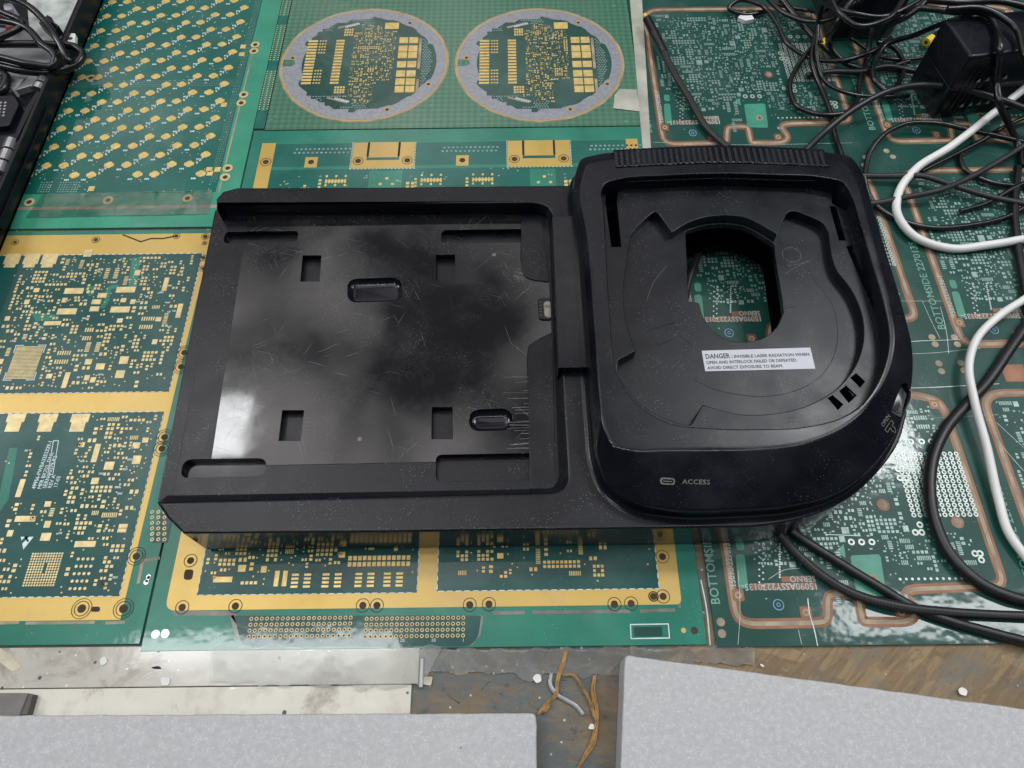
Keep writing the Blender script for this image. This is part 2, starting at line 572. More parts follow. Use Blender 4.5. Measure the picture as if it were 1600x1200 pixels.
M['braid'] = braid()
def foam():
    n = NT('grey_foam')
    v = n.voro(1250)
    sp = n.math('MULTIPLY', n.rng(v, .34, .20), n.rng(n.noise(420, 2), .47, .58))
    c = n.mix(n.rng(n.noise(420, 4, .7), .3, .7), (.39, .39, .395), (.475, .475, .48))
    c = n.mix(n.math('MULTIPLY', n.rng(n.noise(18, 3), .4, .7), .2), c, (.47, .46, .46))
    c = n.mix(n.math('MULTIPLY', sp, .45), c, (.80, .80, .81))
    c = n.mix(n.math('MULTIPLY', n.rng(n.voro(60), .03, .02), .7), c, (.1, .1, .1))
    n.set(Base_Color=c, Roughness=.5, Normal=n.bump(n.noise(520, 3), .4, .0006), Subsurface_Weight=0)
    return n.mat
M['foam'] = foam()
def rail():
    n = NT('stained_cream_plastic')
    c = n.mix(n.rng(n.noise(14, 5, .6), .35, .7), (.66, .63, .55), (.55, .52, .45))
    st = n.rng(n.noise(24, 6, .7, dist=.6), .55, .70)
    c = n.mix(n.math('MULTIPLY', st, .75), c, (.21, .17, .11))
    c = n.mix(n.rng(n.voro(70), .085, .06), c, (.05, .045, .05))
    c = n.mix(n.math('MULTIPLY', n.rng(n.noise(90, 4), .55, .75), .35), c, (.25, .22, .18))
    n.set(Base_Color=c, Roughness=.38, Coat_Weight=.3, Coat_Normal=n.bump(n.noise(60, 3), .3, .001))
    return n.mat
M['rail'] = rail()
def metalrail():
    n = NT('grimy_grey_plastic_strip')
    c = n.mix(n.rng(n.noise(9, 5, .65), .35, .68), (.52, .49, .43), (.36, .34, .29))
    st = n.rng(n.noise(26, 6, .7, dist=.8), .54, .68)
    c = n.mix(n.math('MULTIPLY', st, .8), c, (.17, .13, .085))
    c = n.mix(n.rng(n.voro(85), .09, .06), c, (.03, .03, .05))
    c = n.mix(n.rng(n.voro(130), .08, .05), c, (.7, .7, .7))
    n.set(Base_Color=c, Roughness=.4, Coat_Weight=.7, Coat_Roughness=.12, Coat_Normal=n.bump(n.noise(40, 3), .14, .0012))
    return n.mat
M['strip'] = metalrail()
def wood():
    n = NT('stained_chipboard')
    vec = n.mapped((24, 130, 40), .15)
    c = n.mix(n.rng(n.n('ShaderNodeTexNoise', {'Vector': vec, 'Scale': 1.0, 'Detail': 5}).outputs['Fac'], .35, .65), (.115, .085, .05), (.22, .155, .085))
    bl = n.rng(n.noise(17, 5, .65), .36, .50)
    c = n.mix(n.math('MULTIPLY', bl, .85), c, (.085, .108, .115))
    c = n.mix(n.rng(n.n('ShaderNodeTexNoise', {'Vector': n.mapped((90, 420, 40), .05), 'Scale': 1.0, 'Detail': 6, 'Roughness': .7}).outputs['Fac'], .50, .66, 0, .75), c, (.20, .145, .075))
    c = n.mix(n.rng(n.noise(75, 6, .75), .53, .66, 0, .8), c, (.17, .12, .06))
    c = n.mix(n.rng(n.noise(140, 5, .7), .58, .7, 0, .7), c, (.035, .035, .03))
    c = n.mix(n.rng(n.voro(150), .10, .06), c, (.5, .48, .42))
    n.set(Base_Color=c, Roughness=.65, Normal=n.bump(n.noise(190, 5), .5, .0012))
    return n.mat
M['wood'] = wood()
def flakes():
    n = NT('wood_strands')
    at = n.n('ShaderNodeAttribute', attribute_name='tone').outputs['Fac']
    c = n.ramp(at, [(0, (.15, .10, .048)), (.5, (.205, .138, .066)), (1, (.27, .185, .09))])
    g1 = n.n('ShaderNodeTexNoise', {'Vector': n.mapped((60, 620, 100), -.72), 'Scale': 1.0, 'Detail': 6}).outputs['Fac']
    g2 = n.n('ShaderNodeTexNoise', {'Vector': n.mapped((60, 620, 100), .75), 'Scale': 1.0, 'Detail': 6}).outputs['Fac']
    gg = g1
    c = n.mix(n.rng(gg, .48, .72, 0, .7), c, (.11, .07, .038))
    c = n.mix(n.rng(n.noise(60, 5, .7), .5, .7, 0, .5), c, (.15, .105, .06))
    c = n.mix(n.math('MULTIPLY', n.rng(n.noise(38, 6, .7), .50, .64), .75), c, (.115, .125, .115))
    c = n.mix(n.rng(n.noise(210, 5, .75), .60, .70, 0, .8), c, (.04, .035, .028))
    c = n.mix(n.math('MULTIPLY', n.rng(n.voro(260), .10, .06), n.rng(n.noise(50, 2), .5, .6)), c, (.5, .48, .43))
    n.set(Base_Color=c, Roughness=.6, Normal=n.bump(n.noise(350, 4), .35, .0006))
    return n.mat
M['flakes'] = flakes()
def film(name, tintmix=.12, wave=.5, scale=60, rough=.06):
    n = NT(name)
    bn = n.bump(n.noise(scale, 2, .5, dist=.8), wave, .004)
    tr = n.n('ShaderNodeBsdfTransparent', {'Color': (.93, .94, .92, 1)}).outputs[0]
    gl = n.n('ShaderNodeBsdfGlossy', {'Roughness': rough, 'Normal': bn}).outputs[0]
    df = n.n('ShaderNodeBsdfDiffuse', {'Color': (.45, .45, .42, 1), 'Normal': bn}).outputs[0]
    fr = n.n('ShaderNodeFresnel', {'IOR': 1.6, 'Normal': bn}).outputs[0]
    a = n.n('ShaderNodeMixShader', {0: n.rng(n.noise(scale * .7, 5), .45, .75, tintmix * .2, tintmix * 2.2), 1: tr, 2: df}).outputs[0]
    b = n.n('ShaderNodeMixShader', {0: n.rng(fr, 0, 1, .02, 1.0), 1: a, 2: gl}).outputs[0]
    n.t.links.new(b, n.out.inputs[0])
    return n.mat
M['film'] = film('crumpled_clear_film', .12, .08, 14, .30)
M['tape'] = film('clear_tape', .14, .12, 40)
M['seam'] = simple('dirty_grey_adhesive', (.40, .40, .34), .35, 0, .3, 40, bump=.15, coat=.3)
def checks():
    n = NT('hatched_green_laminate')
    v = n.mapped((1, 1, 0), .785)
    ck = n.n('ShaderNodeTexChecker', {'Vector': v, 'Scale': 300.0}).outputs['Fac']
    f = n.noise(22, 4)
    c = n.mix(n.math('MULTIPLY', ck, .75), (.035, .125, .072), (.060, .20, .115))
    c = n.mix(n.math('MULTIPLY', n.rng(f, .45, .75), .35), c, (.10, .19, .13))
    n.set(Base_Color=c, Roughness=.4, Coat_Weight=.7, Coat_Roughness=.1, Coat_Normal=n.bump(n.noise(45, 3), .2, .0011))
    return n.mat
M['checks'] = checks()
M['board'] = simple('pale_printed_card', (.42, .45, .42), .5, 0, .35, 90)
M['clip'] = simple('grey_plastic_clip', (.16, .15, .14), .5)
M['clipdark'] = simple('brown_grey_clip_side', (.09, .08, .07), .6)
M['twine'] = simple('jute_fibre', (.36, .205, .075), .8, 0, .4, 300)
M['paper'] = simple('white_chip', (.70, .70, .68), .6, 0, .1, 80)
M['shred'] = simple('torn_translucent_plastic', (.33, .34, .36), .3, 0, .2, 80, coat=.4)
M['cream'] = simple('yellowed_tape', (.50, .46, .33), .5)
M['purple'] = simple('purple_stain', (.20, .10, .32), .6)
M['redwire'] = simple('red_wire', (.5, .04, .03), .45)

# ------------------------------------------------------------------ desk
d = MB()
d.box(-95, 95, -40, 110, -3.0, -0.17)
desk = d.build('desk', M['wood'], loc=(0, 0, -3))
tag(desk, 'stained chipboard desk top', 'desk', kind='structure')
rnd = random.Random(4)
fm = MB(); tones = []
for i in range(560):
    x, y = (rnd.uniform(8.5, 27), rnd.uniform(.5, 5.3)) if i < 430 else (rnd.uniform(-5, 8), rnd.uniform(-2, 4.6))
    a = rnd.choice((.7, .75, .6, .85, .3, -.5)) + rnd.uniform(-.2, .2)
    L, W = (rnd.uniform(2.0, 5.5), rnd.uniform(.25, .8)) if i < 430 else (rnd.uniform(.3, 1.1), rnd.uniform(.02, .07))
    c, s_ = math.cos(a), math.sin(a)
    z = -.168 + .00003 * i
    pts = []
    for k in range(8):
        t = -1 + 2 * k / 7
        pts.append((t * L / 2, -W / 2 * (1 - .5 * abs(t) ** 3) + rnd.uniform(-.03, .03)))
    for k in range(8):
        t = 1 - 2 * k / 7
        pts.append((t * L / 2, W / 2 * (1 - .5 * abs(t) ** 3) + rnd.uniform(-.03, .03)))
    fm.face([(x + c * u - s_ * v, y + s_ * u + c * v, z) for u, v in pts])
    tones.append(rnd.random())
fo = fm.build('wood_strands', M['flakes'], desk)
at = fo.data.attributes.new('tone', 'FLOAT', 'FACE')
at.data.foreach_set('value', tones)

# ------------------------------------------------------------------ circuit boards
Z1, Z2, Z3, Z4 = .012, .022, .032, .042
class Occ:
    def __init__(s, x0, y0, x1, y1, g=.06):
        s.x0, s.y0, s.g = x0, y0, g
        s.nx, s.ny = int((x1 - x0) / g) + 1, int((y1 - y0) / g) + 1
        s.a = bytearray(s.nx * s.ny)
    def cells(s, x, y, w, h):
        i0, i1 = int((x - w / 2 - s.x0) / s.g), int((x + w / 2 - s.x0) / s.g)
        j0, j1 = int((y - h / 2 - s.y0) / s.g), int((y + h / 2 - s.y0) / s.g)
        return i0, i1, j0, j1
    def free(s, x, y, w, h):
        i0, i1, j0, j1 = s.cells(x, y, w, h)
        if i0 < 0 or j0 < 0 or i1 >= s.nx or j1 >= s.ny:
            return False
        for j in range(j0, j1 + 1):
            if any(s.a[j * s.nx + i0:j * s.nx + i1 + 1]):
                return False
        return True
    def take(s, x, y, w, h):
        i0, i1, j0, j1 = s.cells(x, y, w, h)
        for j in range(max(j0, 0), min(j1, s.ny - 1) + 1):
            for i in range(max(i0, 0), min(i1, s.nx - 1) + 1):
                s.a[j * s.nx + i] = 1
def part_cluster(kind, rg, k=1.0):
    """list of pads (x,y,w,h) about 0,0 and the outer size"""
    o = []
    if kind == 'two':
        a = rg.choice((.17, .2, .26)) * k; g = a * 1.25
        o = [(-g / 2, 0, a * .8, a), (g / 2, 0, a * .8, a)]
    elif kind == 'grid':
        nx, ny = rg.randint(2, 5), rg.randint(2, 4); p = .30 * k
        o = [((i - (nx - 1) / 2) * p, (j - (ny - 1) / 2) * p * .9, .2 * k, .19 * k) for i in range(nx) for j in range(ny) if rg.random() > .12]
    elif kind == 'soic':
        nn = rg.randint(4, 8); p = .17 * k
        o = [((i - (nn - 1) / 2) * p, sgn * .36 * k, .10 * k, .34 * k) for i in range(nn) for sgn in (-1, 1)]
    elif kind == 'big':
        a = rg.choice((.5, .62, .42)) * k
        o = [(0, 0, a, a * .9)]
    elif kind == 'long':
        o = [(0, 0, 1.25 * k, .36 * k)]
    elif kind == 'line':
        nn = rg.randint(4, 10)
        o = [((i - (nn - 1) / 2) * .29 * k, sgn * .15 * k, .2 * k, .2 * k) for i in range(nn) for sgn in ((-1, 1) if nn > 6 else (0,))]
    elif kind == 'dot':
        o = [(0, 0, .09 * k, .09 * k)]
    elif kind == 'fine':
        nn = rg.randint(4, 9)
        o = [((i - (nn - 1) / 2) * .12 * k, 0, .07 * k, .3 * k) for i in range(nn)]
    if rg.random() < .5:
        o = [(y, x, h, w) for x, y, w, h in o]
    W = max(abs(x) + w / 2 for x, y, w, h in o) * 2; H = max(abs(y) + h / 2 for x, y, w, h in o) * 2
    return o, W, H
def scatter(pads, silk, x0, y0, x1, y1, n, rg, occ, mix, z=Z3, k=1.0, silkp=.4, gap=.08, density=None, skew=0.0):
    kinds = [q for q, w in mix for _ in range(w)]
    for _ in range(n):
        o, W, H = part_cluster(rg.choice(kinds), rg, k)
        x, y = rg.uniform(x0 + W / 2, x1 - W / 2) if x1 - x0 > W else 0, rg.uniform(y0 + H / 2, y1 - H / 2) if y1 - y0 > H else 0
        if density and rg.random() > density(x, y):
            continue
        if not occ.free(x, y, W + gap, H + gap):
            continue
        occ.take(x, y, W + gap * .5, H + gap * .5)
        for a, b, w, h in o:
            pads.rect(x + a, y + b, w, h, z)
        if silk is not None and rg.random() < silkp:
            # short reference marks: a few strokes
            sx_, sy_ = x + rg.choice((-1, 1)) * (W / 2 + .14), y + rg.uniform(-.1, .1)
            if occ.free(sx_, sy_, .22, .12):
                for q in range(rg.randint(2, 4)):
                    silk.rect(sx_ - .09 + q * .065, sy_, .035, .11, z)
                    if rg.random() < .6:
                        silk.rect(sx_ - .07 + q * .065, sy_ + rg.choice((-.045, 0, .045)), .05, .025, z + .001)
def ring_hole(gb, db, x, y, r0, r1, z):
    gb.ring(x, y, r0, r1, z); db.disc(x, y, r0, z - .004)
MIXA = [('two', 8), ('grid', 6), ('soic', 2), ('big', 2), ('line', 2), ('dot', 4), ('fine', 1), ('long', 1)]

def slab(x0, x1, y0, y1, mat, parent, name='substrate', z1=0.0):
    b = MB(); b.box(x0, x1, y0, y1, -.16, z1)
    return b.build(name, mat, parent, bevel=.015)

# --- left gold framed board
rg = random.Random(11)
t = thing('circuit_board', 'gold framed dark teal circuit board left of the black dock, with a white triangle mark', 'circuit board', (-28, 18, -.16), 'circuit boards laid over the desk')
X0, X1, Y0, Y1 = -41, -17.62, 5.05, 29.95
slab(X0, X1, Y0, Y1, M['green'], t)
g = MB(); g.box(X0, -18.78, 6.15, 29.65, -.1, Z1); g.build('gold_frame', M['gold'], t)
w = MB()
w.box(X0, -19.1, 18.38, 28.05, 0, Z2); w.box(X0, -19.1, 7.25, 17.15, 0, Z2)
w.build('solder_mask', M['navy'], t)
pads, silk = MB(), MB()
occ = Occ(X0, 7.25, -19.1, 28.1)
occ.take(-30, 17.75, 25, 1.3)
# fine ball grid with white corners (upper window)
gx0, gy0 = P(8, 593).x, P(8, 593).y
gx1, gy1 = P(70, 541).x, P(70, 541).y
occ.take((gx0 + gx1) / 2, (gy0 + gy1) / 2, gx1 - gx0 + .4, gy1 - gy0 + .4)
n_ = 24
bga = MB()
for i in range(n_):
    for j in range(n_):
        bga.rect(gx0 + (gx1 - gx0) * (i + .5) / n_, gy0 + (gy1 - gy0) * (j + .5) / n_, .062, .06, Z3, a=.78)
bga.build('ball_grid_pattern', M['padpale'], t)
for cx, cy, sx_, sy_ in ((gx0, gy0, 1, 1), (gx1, gy0, -1, 1), (gx0, gy1, 1, -1), (gx1, gy1, -1, -1)):
    silk.rect(cx + sx_ * .2 - sx_ * .06, cy - sy_ * .06, .5, .05, Z3); silk.rect(cx - sx_ * .06, cy + sy_ * .2, .05, .5, Z3)
# via grid (lower window)
for i in range(12):
    for j in range(13):
        if not (i == 6 and 4 < j < 9):
            p0 = P(37, 915); p1 = P(98, 865)
            pads.disc(p0.x + (p1.x - p0.x) * i / 11, p0.y + (p1.y - p0.y) * j / 12, .055, Z3, n=8)
occ.take((p0.x + p1.x) / 2, (p0.y + p1.y) / 2, p1.x - p0.x + .6, p1.y - p0.y + .6)
for i in range(4):
    for j in range(5):
        p0 = P(110, 920)
        pads.disc(p0.x + i * .24, p0.y + j * .36, .08, Z3, n=8)
occ.take(p0.x + .4, p0.y + .8, 1.2, 2)
# the connectors along the top of each window
for (a, b) in ((50, 405), (78, 405), (20, 405)):
    p = P(a, b); pads.rect(p.x, p.y, .95, .8, Z3); pads.rect(p.x, p.y - .36, .7, .6, Z3 + .001); occ.take(p.x, p.y, 1.15, 1.4)
for (a, b) in ((25, 656), (75, 656), (125, 656)):
    p = P(a, b); pads.rect(p.x, p.y + .1, 1.0, .5, Z3); pads.rect(p.x, p.y - .32, .78, .8, Z3 + .001); occ.take(p.x, p.y - .1, 1.2, 1.6)
for a, b, w_, h_ in ((116, 455, 1.15, .42), (197, 453, 1.15, .42), (188, 484, 1.15, .42), (105, 487, 1.15, .42), (160, 462, .55, .35), (151, 472, .55, .35), (148, 483, .55, .35), (194, 563, .5, .5), (188, 585, .5, .5), (157, 573, .5, .4), (138, 396, .5, .55), (12, 498, .3, .3),
                     (171, 728, .5, .45), (72, 839, .5, .4), (193, 822, .45, .2), (191, 829, .45, .2)):
    p = P(a, b); pads.rect(p.x, p.y, w_, h_, Z3); occ.take(p.x, p.y, w_ + .2, h_ + .2)
occ.take(*P(85, 712).xy, 1.9, 5.0)
occ.take(*P(40, 845).xy, 1.2, 1.4)
scatter(pads, silk, -30, 18.6, -19.5, 27.9, 6000, rg, occ, MIXA, k=.80, gap=.05, density=lambda x, y: .25 if (x > -21.6 or (x > -26.5 and 21.4 < y < 23.6)) else 1)
scatter(pads, silk, -40, 7.4, -19.4, 17.0, 260, rg, occ, MIXA, k=.84, density=lambda x, y: 1 if x > -24.5 else .1)
scatter(pads, silk, -25.8, 7.4, -19.4, 17.0, 3000, rg, occ, MIXA, k=.78, gap=.05)
scatter(pads, None, -40, 7.4, -19.4, 28, 160, rg, occ, [('dot', 1)], k=.8)
pads.build('pad_pattern', M['padpale'], t)
# traces in paler mask
tr = MB()
for poly in ([(150, 450), (138, 452), (143, 462)], [(185, 448), (172, 450), (167, 470), (160, 482)]):
    tr.ribbon([P(*q) for q in spline([Vector((a, b, 0)) for a, b in poly], 4) for q in [(q.x, q.y)]], .28, Z2 + .004)
tr.poly(px([(50, 490), (78, 490), (92, 494), (92, 500), (56, 502)], 0), Z2 + .004)
tr.poly(px([(201, 448), (206, 403), (220, 403), (214, 450)], 0), Z2 + .004)
tr.poly(px([(0, 770), (15, 700), (28, 700), (14, 780), (0, 800)], 0), Z2 + .004)
tr.build('copper_pour', M['green'], t)
# white triangle mark
pa, pb, pc = P(33, 839), P(53, 839), P(37, 859)
silk.face([(q.x, q.y, Z3) for q in (pa, pc, pb)])
ov = MB(); q = (pa + pb + pc) / 3; ov.rect(q.x - .08, q.y + .1, .16, .5, Z4, a=-.6); ov.rect(q.x + .02, q.y + .1, .1, .35, Z4, a=.7); ov.build('mark_cutout', M['navy'], t)
for wx0, wx1, wy0, wy1 in ((X0, -19.1, 18.38, 28.05), (X0, -19.1, 7.25, 17.15)):
    for i in range(60):
        x = X0 + i * .42
        if x < wx1 - .2:
            for yy in (wy0, wy1):
                silk.rect(x, yy, .24, .05, Z2 + .004)
    for j in range(28):
        y = wy0 + .2 + j * .36
        if y < wy1:
            silk.rect(wx1, y, .05, .2, Z2 + .004)
silk.build('printed_marking', M['silk'], t)
for body, a, b in (('49956-PWBA3252329-1', 55, 764), ('MFR BK703  DNL', 64, 764), ('SERNO', 72, 763), ('10379-R2', 79, 742), ('REV A', 80, 763), ('17-03', 89, 762)):
    text('lettering', body, .29, P(a, b, Z3), M['silk'], t, rz=math.radians(88), width=.95, thick=.004)
bx = MB(); bx.ribbon([P(75, 742), P(84, 689), P(92, 689), P(83, 742)], .04, Z3, closed=True)
bx.build('lettering_box', M['silk'], t)
rb, hb = MB(), MB()
for a, b, r0, r1, ol in ((318, 403, .13, .2, 0), (318, 420, .13, .2, 0), (288, 551, .17, .3, 1), (283, 573, .17, .3, 1), (257, 683, .17, .3, 1), (253, 701, .17, .3, 1), (213, 869, .17, .3, 1), (193, 951, .2, .33, 1), (128, 951, .2, .33, 1),
                         (276, 369, .12, .2, 0), (150, 375, .14, .22, 0), (24, 379, .12, .2, 0), (321, 370, .15, .22, 0), (320, 380, .07, .13, 0), (162, 913, .08, .16, 0), (52, 809, .06, .12, 0), (125, 695, .06, .12, 0)):
    p = P(a, b); hb.disc(p.x, p.y, r0, Z3); hb.ring(p.x, p.y, r1, r1 + .03, Z3, n=20)
    if ol:
        hb.ring(p.x, p.y, r1 + .13, r1 + .155, Z3, n=22)
hb.poly(rrect([(q.x, q.y) for q in (P(143, 948), P(157, 948), P(156, 956), P(142, 956))], .12), Z3)
hb.build('drilled_holes', M['hole'], t)
cr = MB()
for pl in ([(192, 367), (205, 372), (220, 378), (236, 373), (255, 373), (275, 369)], ):
    cr.ribbon([P(*q) for q in pl], .09, Z3)
cr.build('crack', M['hole'], t)
sl = MB()
for a0, a1 in ((0, 30), (40, 148), (165, 195)):
    sl.ribbon([P(a0, 973.5), P(a1, 972.5)], .14, .006)
sl.build('routed_slots', M['fibre'], t)
# small connector grid beyond the gold edge
cg, ch = MB(), MB()
for i in range(3):
    for j in range(6):
        p = P(238 + i * 9 , 843 - j * 8.6); cg.ring(p.x + .02 * i, p.y, .05, .1, Z2, n=10)
cg.build('ring_pad_pattern', M['padpale'], t)
tp = MB(); pz = px([(238, 848), (252, 800), (272, 800), (262, 848)], 0); tp.poly(pz, .008); tp.build('connector_mask', M['navy'], t)
bb = MB(); p = P(231, 905); bb.disc(p.x, p.y + .12, .12, .01, n=9); bb.disc(p.x - .05, p.y - .15, .13, .01, n=9); bb.rect(p.x, p.y, .14, .3, .01, a=-.3); bb.build('solder_blob', M['steel'], t)
sl2 = MB(); sl2.ribbon([P(216, 912), P(223, 876), P(250, 872)], .16, .008); sl2.build('corner_slot', M['fibre'], t)

# --- keypad board, top left
t = thing('circuit_board', 'teal circuit board with rows of gold cross pads beside the open black case', 'circuit board', (-25, 42, -.16), 'circuit boards laid over the desk')
slab(-40, -17.72, 30.2, 60, M['greenlite'], t)
w = MB(); w.box(-40, -19.25, 33.1, 60, -.1, Z1); w.build('solder_mask', M['teal'], t)
w = MB(); w.box(-40, -17.9, 31.75, 32.0, -.1, .006); w.box(-19.08, -18.98, 33, 47.5, -.1, .006); w.build('cut_line', M['fibre'], t)
pads, silk, vias = MB(), MB(), MB()
o1 = P(149, 187); o2 = P(191, 200)
PX = 4.2          # two columns and two offset columns
rowp = o1.y - P(140, 215).y
for c in range(-3, 9):
    for half, (ox, oy) in enumerate(((0, 0), (1.12, 0), (2.08, -.86), (3.25, -.86))):
        x = o1.x + c * PX * 1.0 + ox
        if x < -34 or x > -20.0:
            continue
        for r in range(-4, 10):
            y = o1.y + r * rowp + oy
            if y < 34.0 or y > 58:
                continue
            for q, (w_, h_) in enumerate(((.66, .24), (.54, .32), (.38, .46), (.24, .58))):
                pads.rect(x, y, w_, h_, Z2 + .0012 * q)
            
            for q in range(3):
                silk.rect(x - .52 + q * .11, y - .42, .08, .14, Z2)
                if half % 2:
                    silk.rect(x + .52 + q * .14, y + .10 + q * .22, .10, .13, Z2)
                    pads.rect(x + .46 + q * .14, y + .2 + q * .22, .09, .12, Z2)
rg = random.Random(5)
for i in range(500):
    x, y = rg.uniform(-33, -19.4), rg.uniform(33.2, 58)
    (silk if i % 3 else pads).rect(x, y, .06, .06, Z2 - .003)
for i in range(150):
    for j in range(4):
        if i < 110:
            vias.disc(-33 + i * .12, 43.3 + j * .18, .03, Z2 - .004, n=6)
        vias.disc(-19.75 + j * .12, 34 + i * .16, .03, Z2 - .004, n=6)
for a, b in ((315, 271), (328, 271), (340, 265), (327, 265), (350, 164), (380, 73), (378, 85), (143, 295)):
    p = P(a, b); pads.rect(p.x, p.y, .4, .42, Z2)
for gx in (103, 90, 60):
    p = P(gx, 300)
    for i in range(5):
        for j in range(5):
            vias.rect(p.x + i * .17, p.y + j * .2, .08, .09, Z2)
pads.build('pad_pattern', M['pad'], t); silk.build('printed_marking', M['silk'], t); vias.build('via_pattern', M['tin'], t)
rb, hb = MB(), MB()
for a, b in ((46, 316), (169, 313), (293, 310), (352, 277), (356, 263), (377, 161), (381, 148), (397, 80), (399, 70), (142, 122), (3, 245)):
    p = P(a, b); rb.ring(p.x, p.y, .17, .34, Z2, n=18); hb.disc(p.x, p.y, .19, Z2 - .004)
rb.build('ring_pad_pattern', M['padpale'], t); hb.build('drilled_holes', M['hole'], t)

# side strip of tiny contacts between keypad board and disc panel
t = thing('circuit_board', 'narrow teal strip board with tiny contacts beside the cross pad board', 'circuit board', (-18.2, 46, -.16), 'circuit boards laid over the desk')
slab(-19.0 + 1.32, -16.95, 38.9, 60, M['teal'], t)
st, sm_ = MB(), MB()
for k in range(4):
    y0 = 40.5 + k * 5.2
    sm_.rect(-17.3, y0 + 2.2, .42, 4.2, Z1)
    for j in range(18):
        for x in (-17.6, -17.3, -17.02):
            st.rect(x, y0 + .3 + j * .23, .1, .1, Z2)
sm_.build('solder_mask', M['green'], t); st.build('pad_pattern', M['padpale'], t)

# --- panel with two round boards
t = thing('circuit_board', 'hatched green circuit panel holding two round grey ringed boards', 'circuit board', (-4, 45, -.16), 'circuit boards laid over the desk')
slab(-16.9, 9.35, 38.75, 60, M['checks'], t)
def round_board(cx, cy, R0, seed):
    rg = random.Random(seed)
    gr = MB(); gr.ring(cx, cy, R0 + .02, R0 + .22, .006, n=72); gr.build('routed_slot', M['fibre'], t)
    gy = MB(); gy.ring(cx, cy, R0 + .0, R0 + .10, .010, n=72); gy.build('gold_edge', M['gold'], t)
    # ring plate with stepped inner outline and a notch on the left
    outer = []
    for i in range(96):
        a = math.pi + .06 + (2 * math.pi - .12) * i / 95
        outer.append((cx + R0 * math.cos(a), cy + R0 * math.sin(a)))
    for k in range(7):
        a = math.pi / 2 - math.pi * k / 6
        outer.append((cx - R0 + .55 + .36 * math.cos(a), cy + .36 * math.sin(a)))
    gm = MB(); gm.poly(outer, Z1 + .004); gm.build('grey_ring', M['grey_metal'], t)
    inner = []
    step = [4.78, 4.86, 4.66, 4.92]
    for i in range(120):
        a = 2 * math.pi * i / 120
        r = 5.12 if (i // 3) % 2 else 5.02
        if 112 < i or i < 8: r = 5.3
        if 52 < i < 68: r = 4.6
        x, y = r * math.cos(a), r * math.sin(a)
        if 70 < i < 96 or 28 < i < 52:
            x = round(x / .35) * .35; y = round(y / .35) * .35
        inner.append((cx + x, cy + y))
    dm = MB(); dm.poly(inner, Z2); dm.build('solder_mask', M['deepgreen'], t)
    pd, sk, ms = MB(), MB(), MB()
    occ = Occ(cx - 5.5, cy - 5.5, cx + 5.5, cy + 5.5)
    for sgn, x in ((0, -3.75), (0, -3.3)):
        pass
    for j in range(15):                       # two finger rows
        y = cy - 2.2 + j * .33
        pd.rect(cx - 4.05, y, .72, .22, Z3)
        pd.rect(cx - 2.0, y, .62, .22, Z3)
        if j < 5 or j > 9:
            for q in range(3):
                pd.rect(cx - 3.5 + q * .2, y, .13, .15, Z3)
    for j in (0, 1, 2):
        for q in range(4):
            pd.rect(cx - 1.75 + q * .18, cy + 3.3 + j * .3 - .2, .13, .22, Z3); pd.rect(cx - 1.85 + q * .2, cy - 3.2 + j * .26, .15, .2, Z3)
    occ.take(cx - 2.7, cy, 3.2, 6.8)
    for j, yy in enumerate((2.4, 1.45, .72, -.3, -1.3, -2.15, -2.95, -3.5)):  # the big pads at right
        if j == 7: break
        for x in (2.75, 3.5):
            pd.rect(cx + x, cy + yy, .66, .68, Z3)
    ms.rect(cx + 4.02, cy + .9, .2, 3.4, Z3); ms.rect(cx + 4.02, cy - 2.6, .2, 1.4, Z3)
    occ.take(cx + 3.2, cy - .3, 2.0, 7.2)
    pd.rect(cx + 1.75, cy + 4.1, 1.05, .75, Z3); occ.take(cx + 1.75, cy + 4.1, 1.3, 1.0)
    for sgn in (1, -1):
        ms.rect(cx - 1.6, cy + sgn * 4.1 + .1, 1.6, .2, Z3, a=.35 * sgn)
        for q in range(9):
            sk.rect(cx - 1.75 + q * .12, cy + sgn * 4.1 + .1 + (q - 4) * .044 * sgn, .08, .2, Z3 + .004, a=.35 * sgn)
        occ.take(cx - 1.6, cy + sgn * 4.1, 2, .8)
    ins = lambda x, y: 1 if (x - cx) ** 2 + (y - cy) ** 2 < 4.6 ** 2 and not (cx + .9 < x < cx + 2.2 and y < cy - 2) else 0
    scatter(pd, sk, cx - 1.6, cy - 4.3, cx + 2.3, cy + 4.3, 4000, rg, occ, [('two', 6), ('grid', 3), ('fine', 2), ('dot', 4), ('line', 1)], k=.58, silkp=.2, gap=.03, density=ins)
    # dotted ground areas
    vs = MB()
    for i in range(-26, 27):
        for j in range(-26, 27):
            x, y = i * .19 + (j % 2) * .09, j * .19
            r = math.hypot(x, y)
            if r < 4.95 and ((y > 3.7 + max(0, x + .5) * .3 and x < .4) or (y > 2.6 - (x + 3.4) * .9 and x < -2.7 and y > 2.5) or (y < -2.55 - (x + 3.4) * .42 and x < .5) or (x > 4.2)):
                if occ.free(cx + x, cy + y, .1, .1):
                    vs.rect(cx + x, cy + y, .12, .09, Z3)
    pd.build('pad_pattern', M['pad'], t); sk.build('printed_marking', M['silk'], t); ms.build('bare_strips', M['fibre'], t); vs.build('via_pattern', M['tin'], t)
    hb, rb = MB(), MB()
    for a in (55, -27, -68, 174):
        x, y = cx + 5.4 * math.cos(math.radians(a)), cy + 5.4 * math.sin(math.radians(a))
        rb.ring(x, y, .13, .21, Z2); hb.disc(x, y, .14, Z2 - .003)
    rb.build('ring_pad_pattern', M['gold'], t); hb.build('drilled_holes', M['hole'], t)
round_board(-10.58, 45.6, 6.02, 3)
round_board(2.3, 45.4, 6.02, 9)
yd = MB()
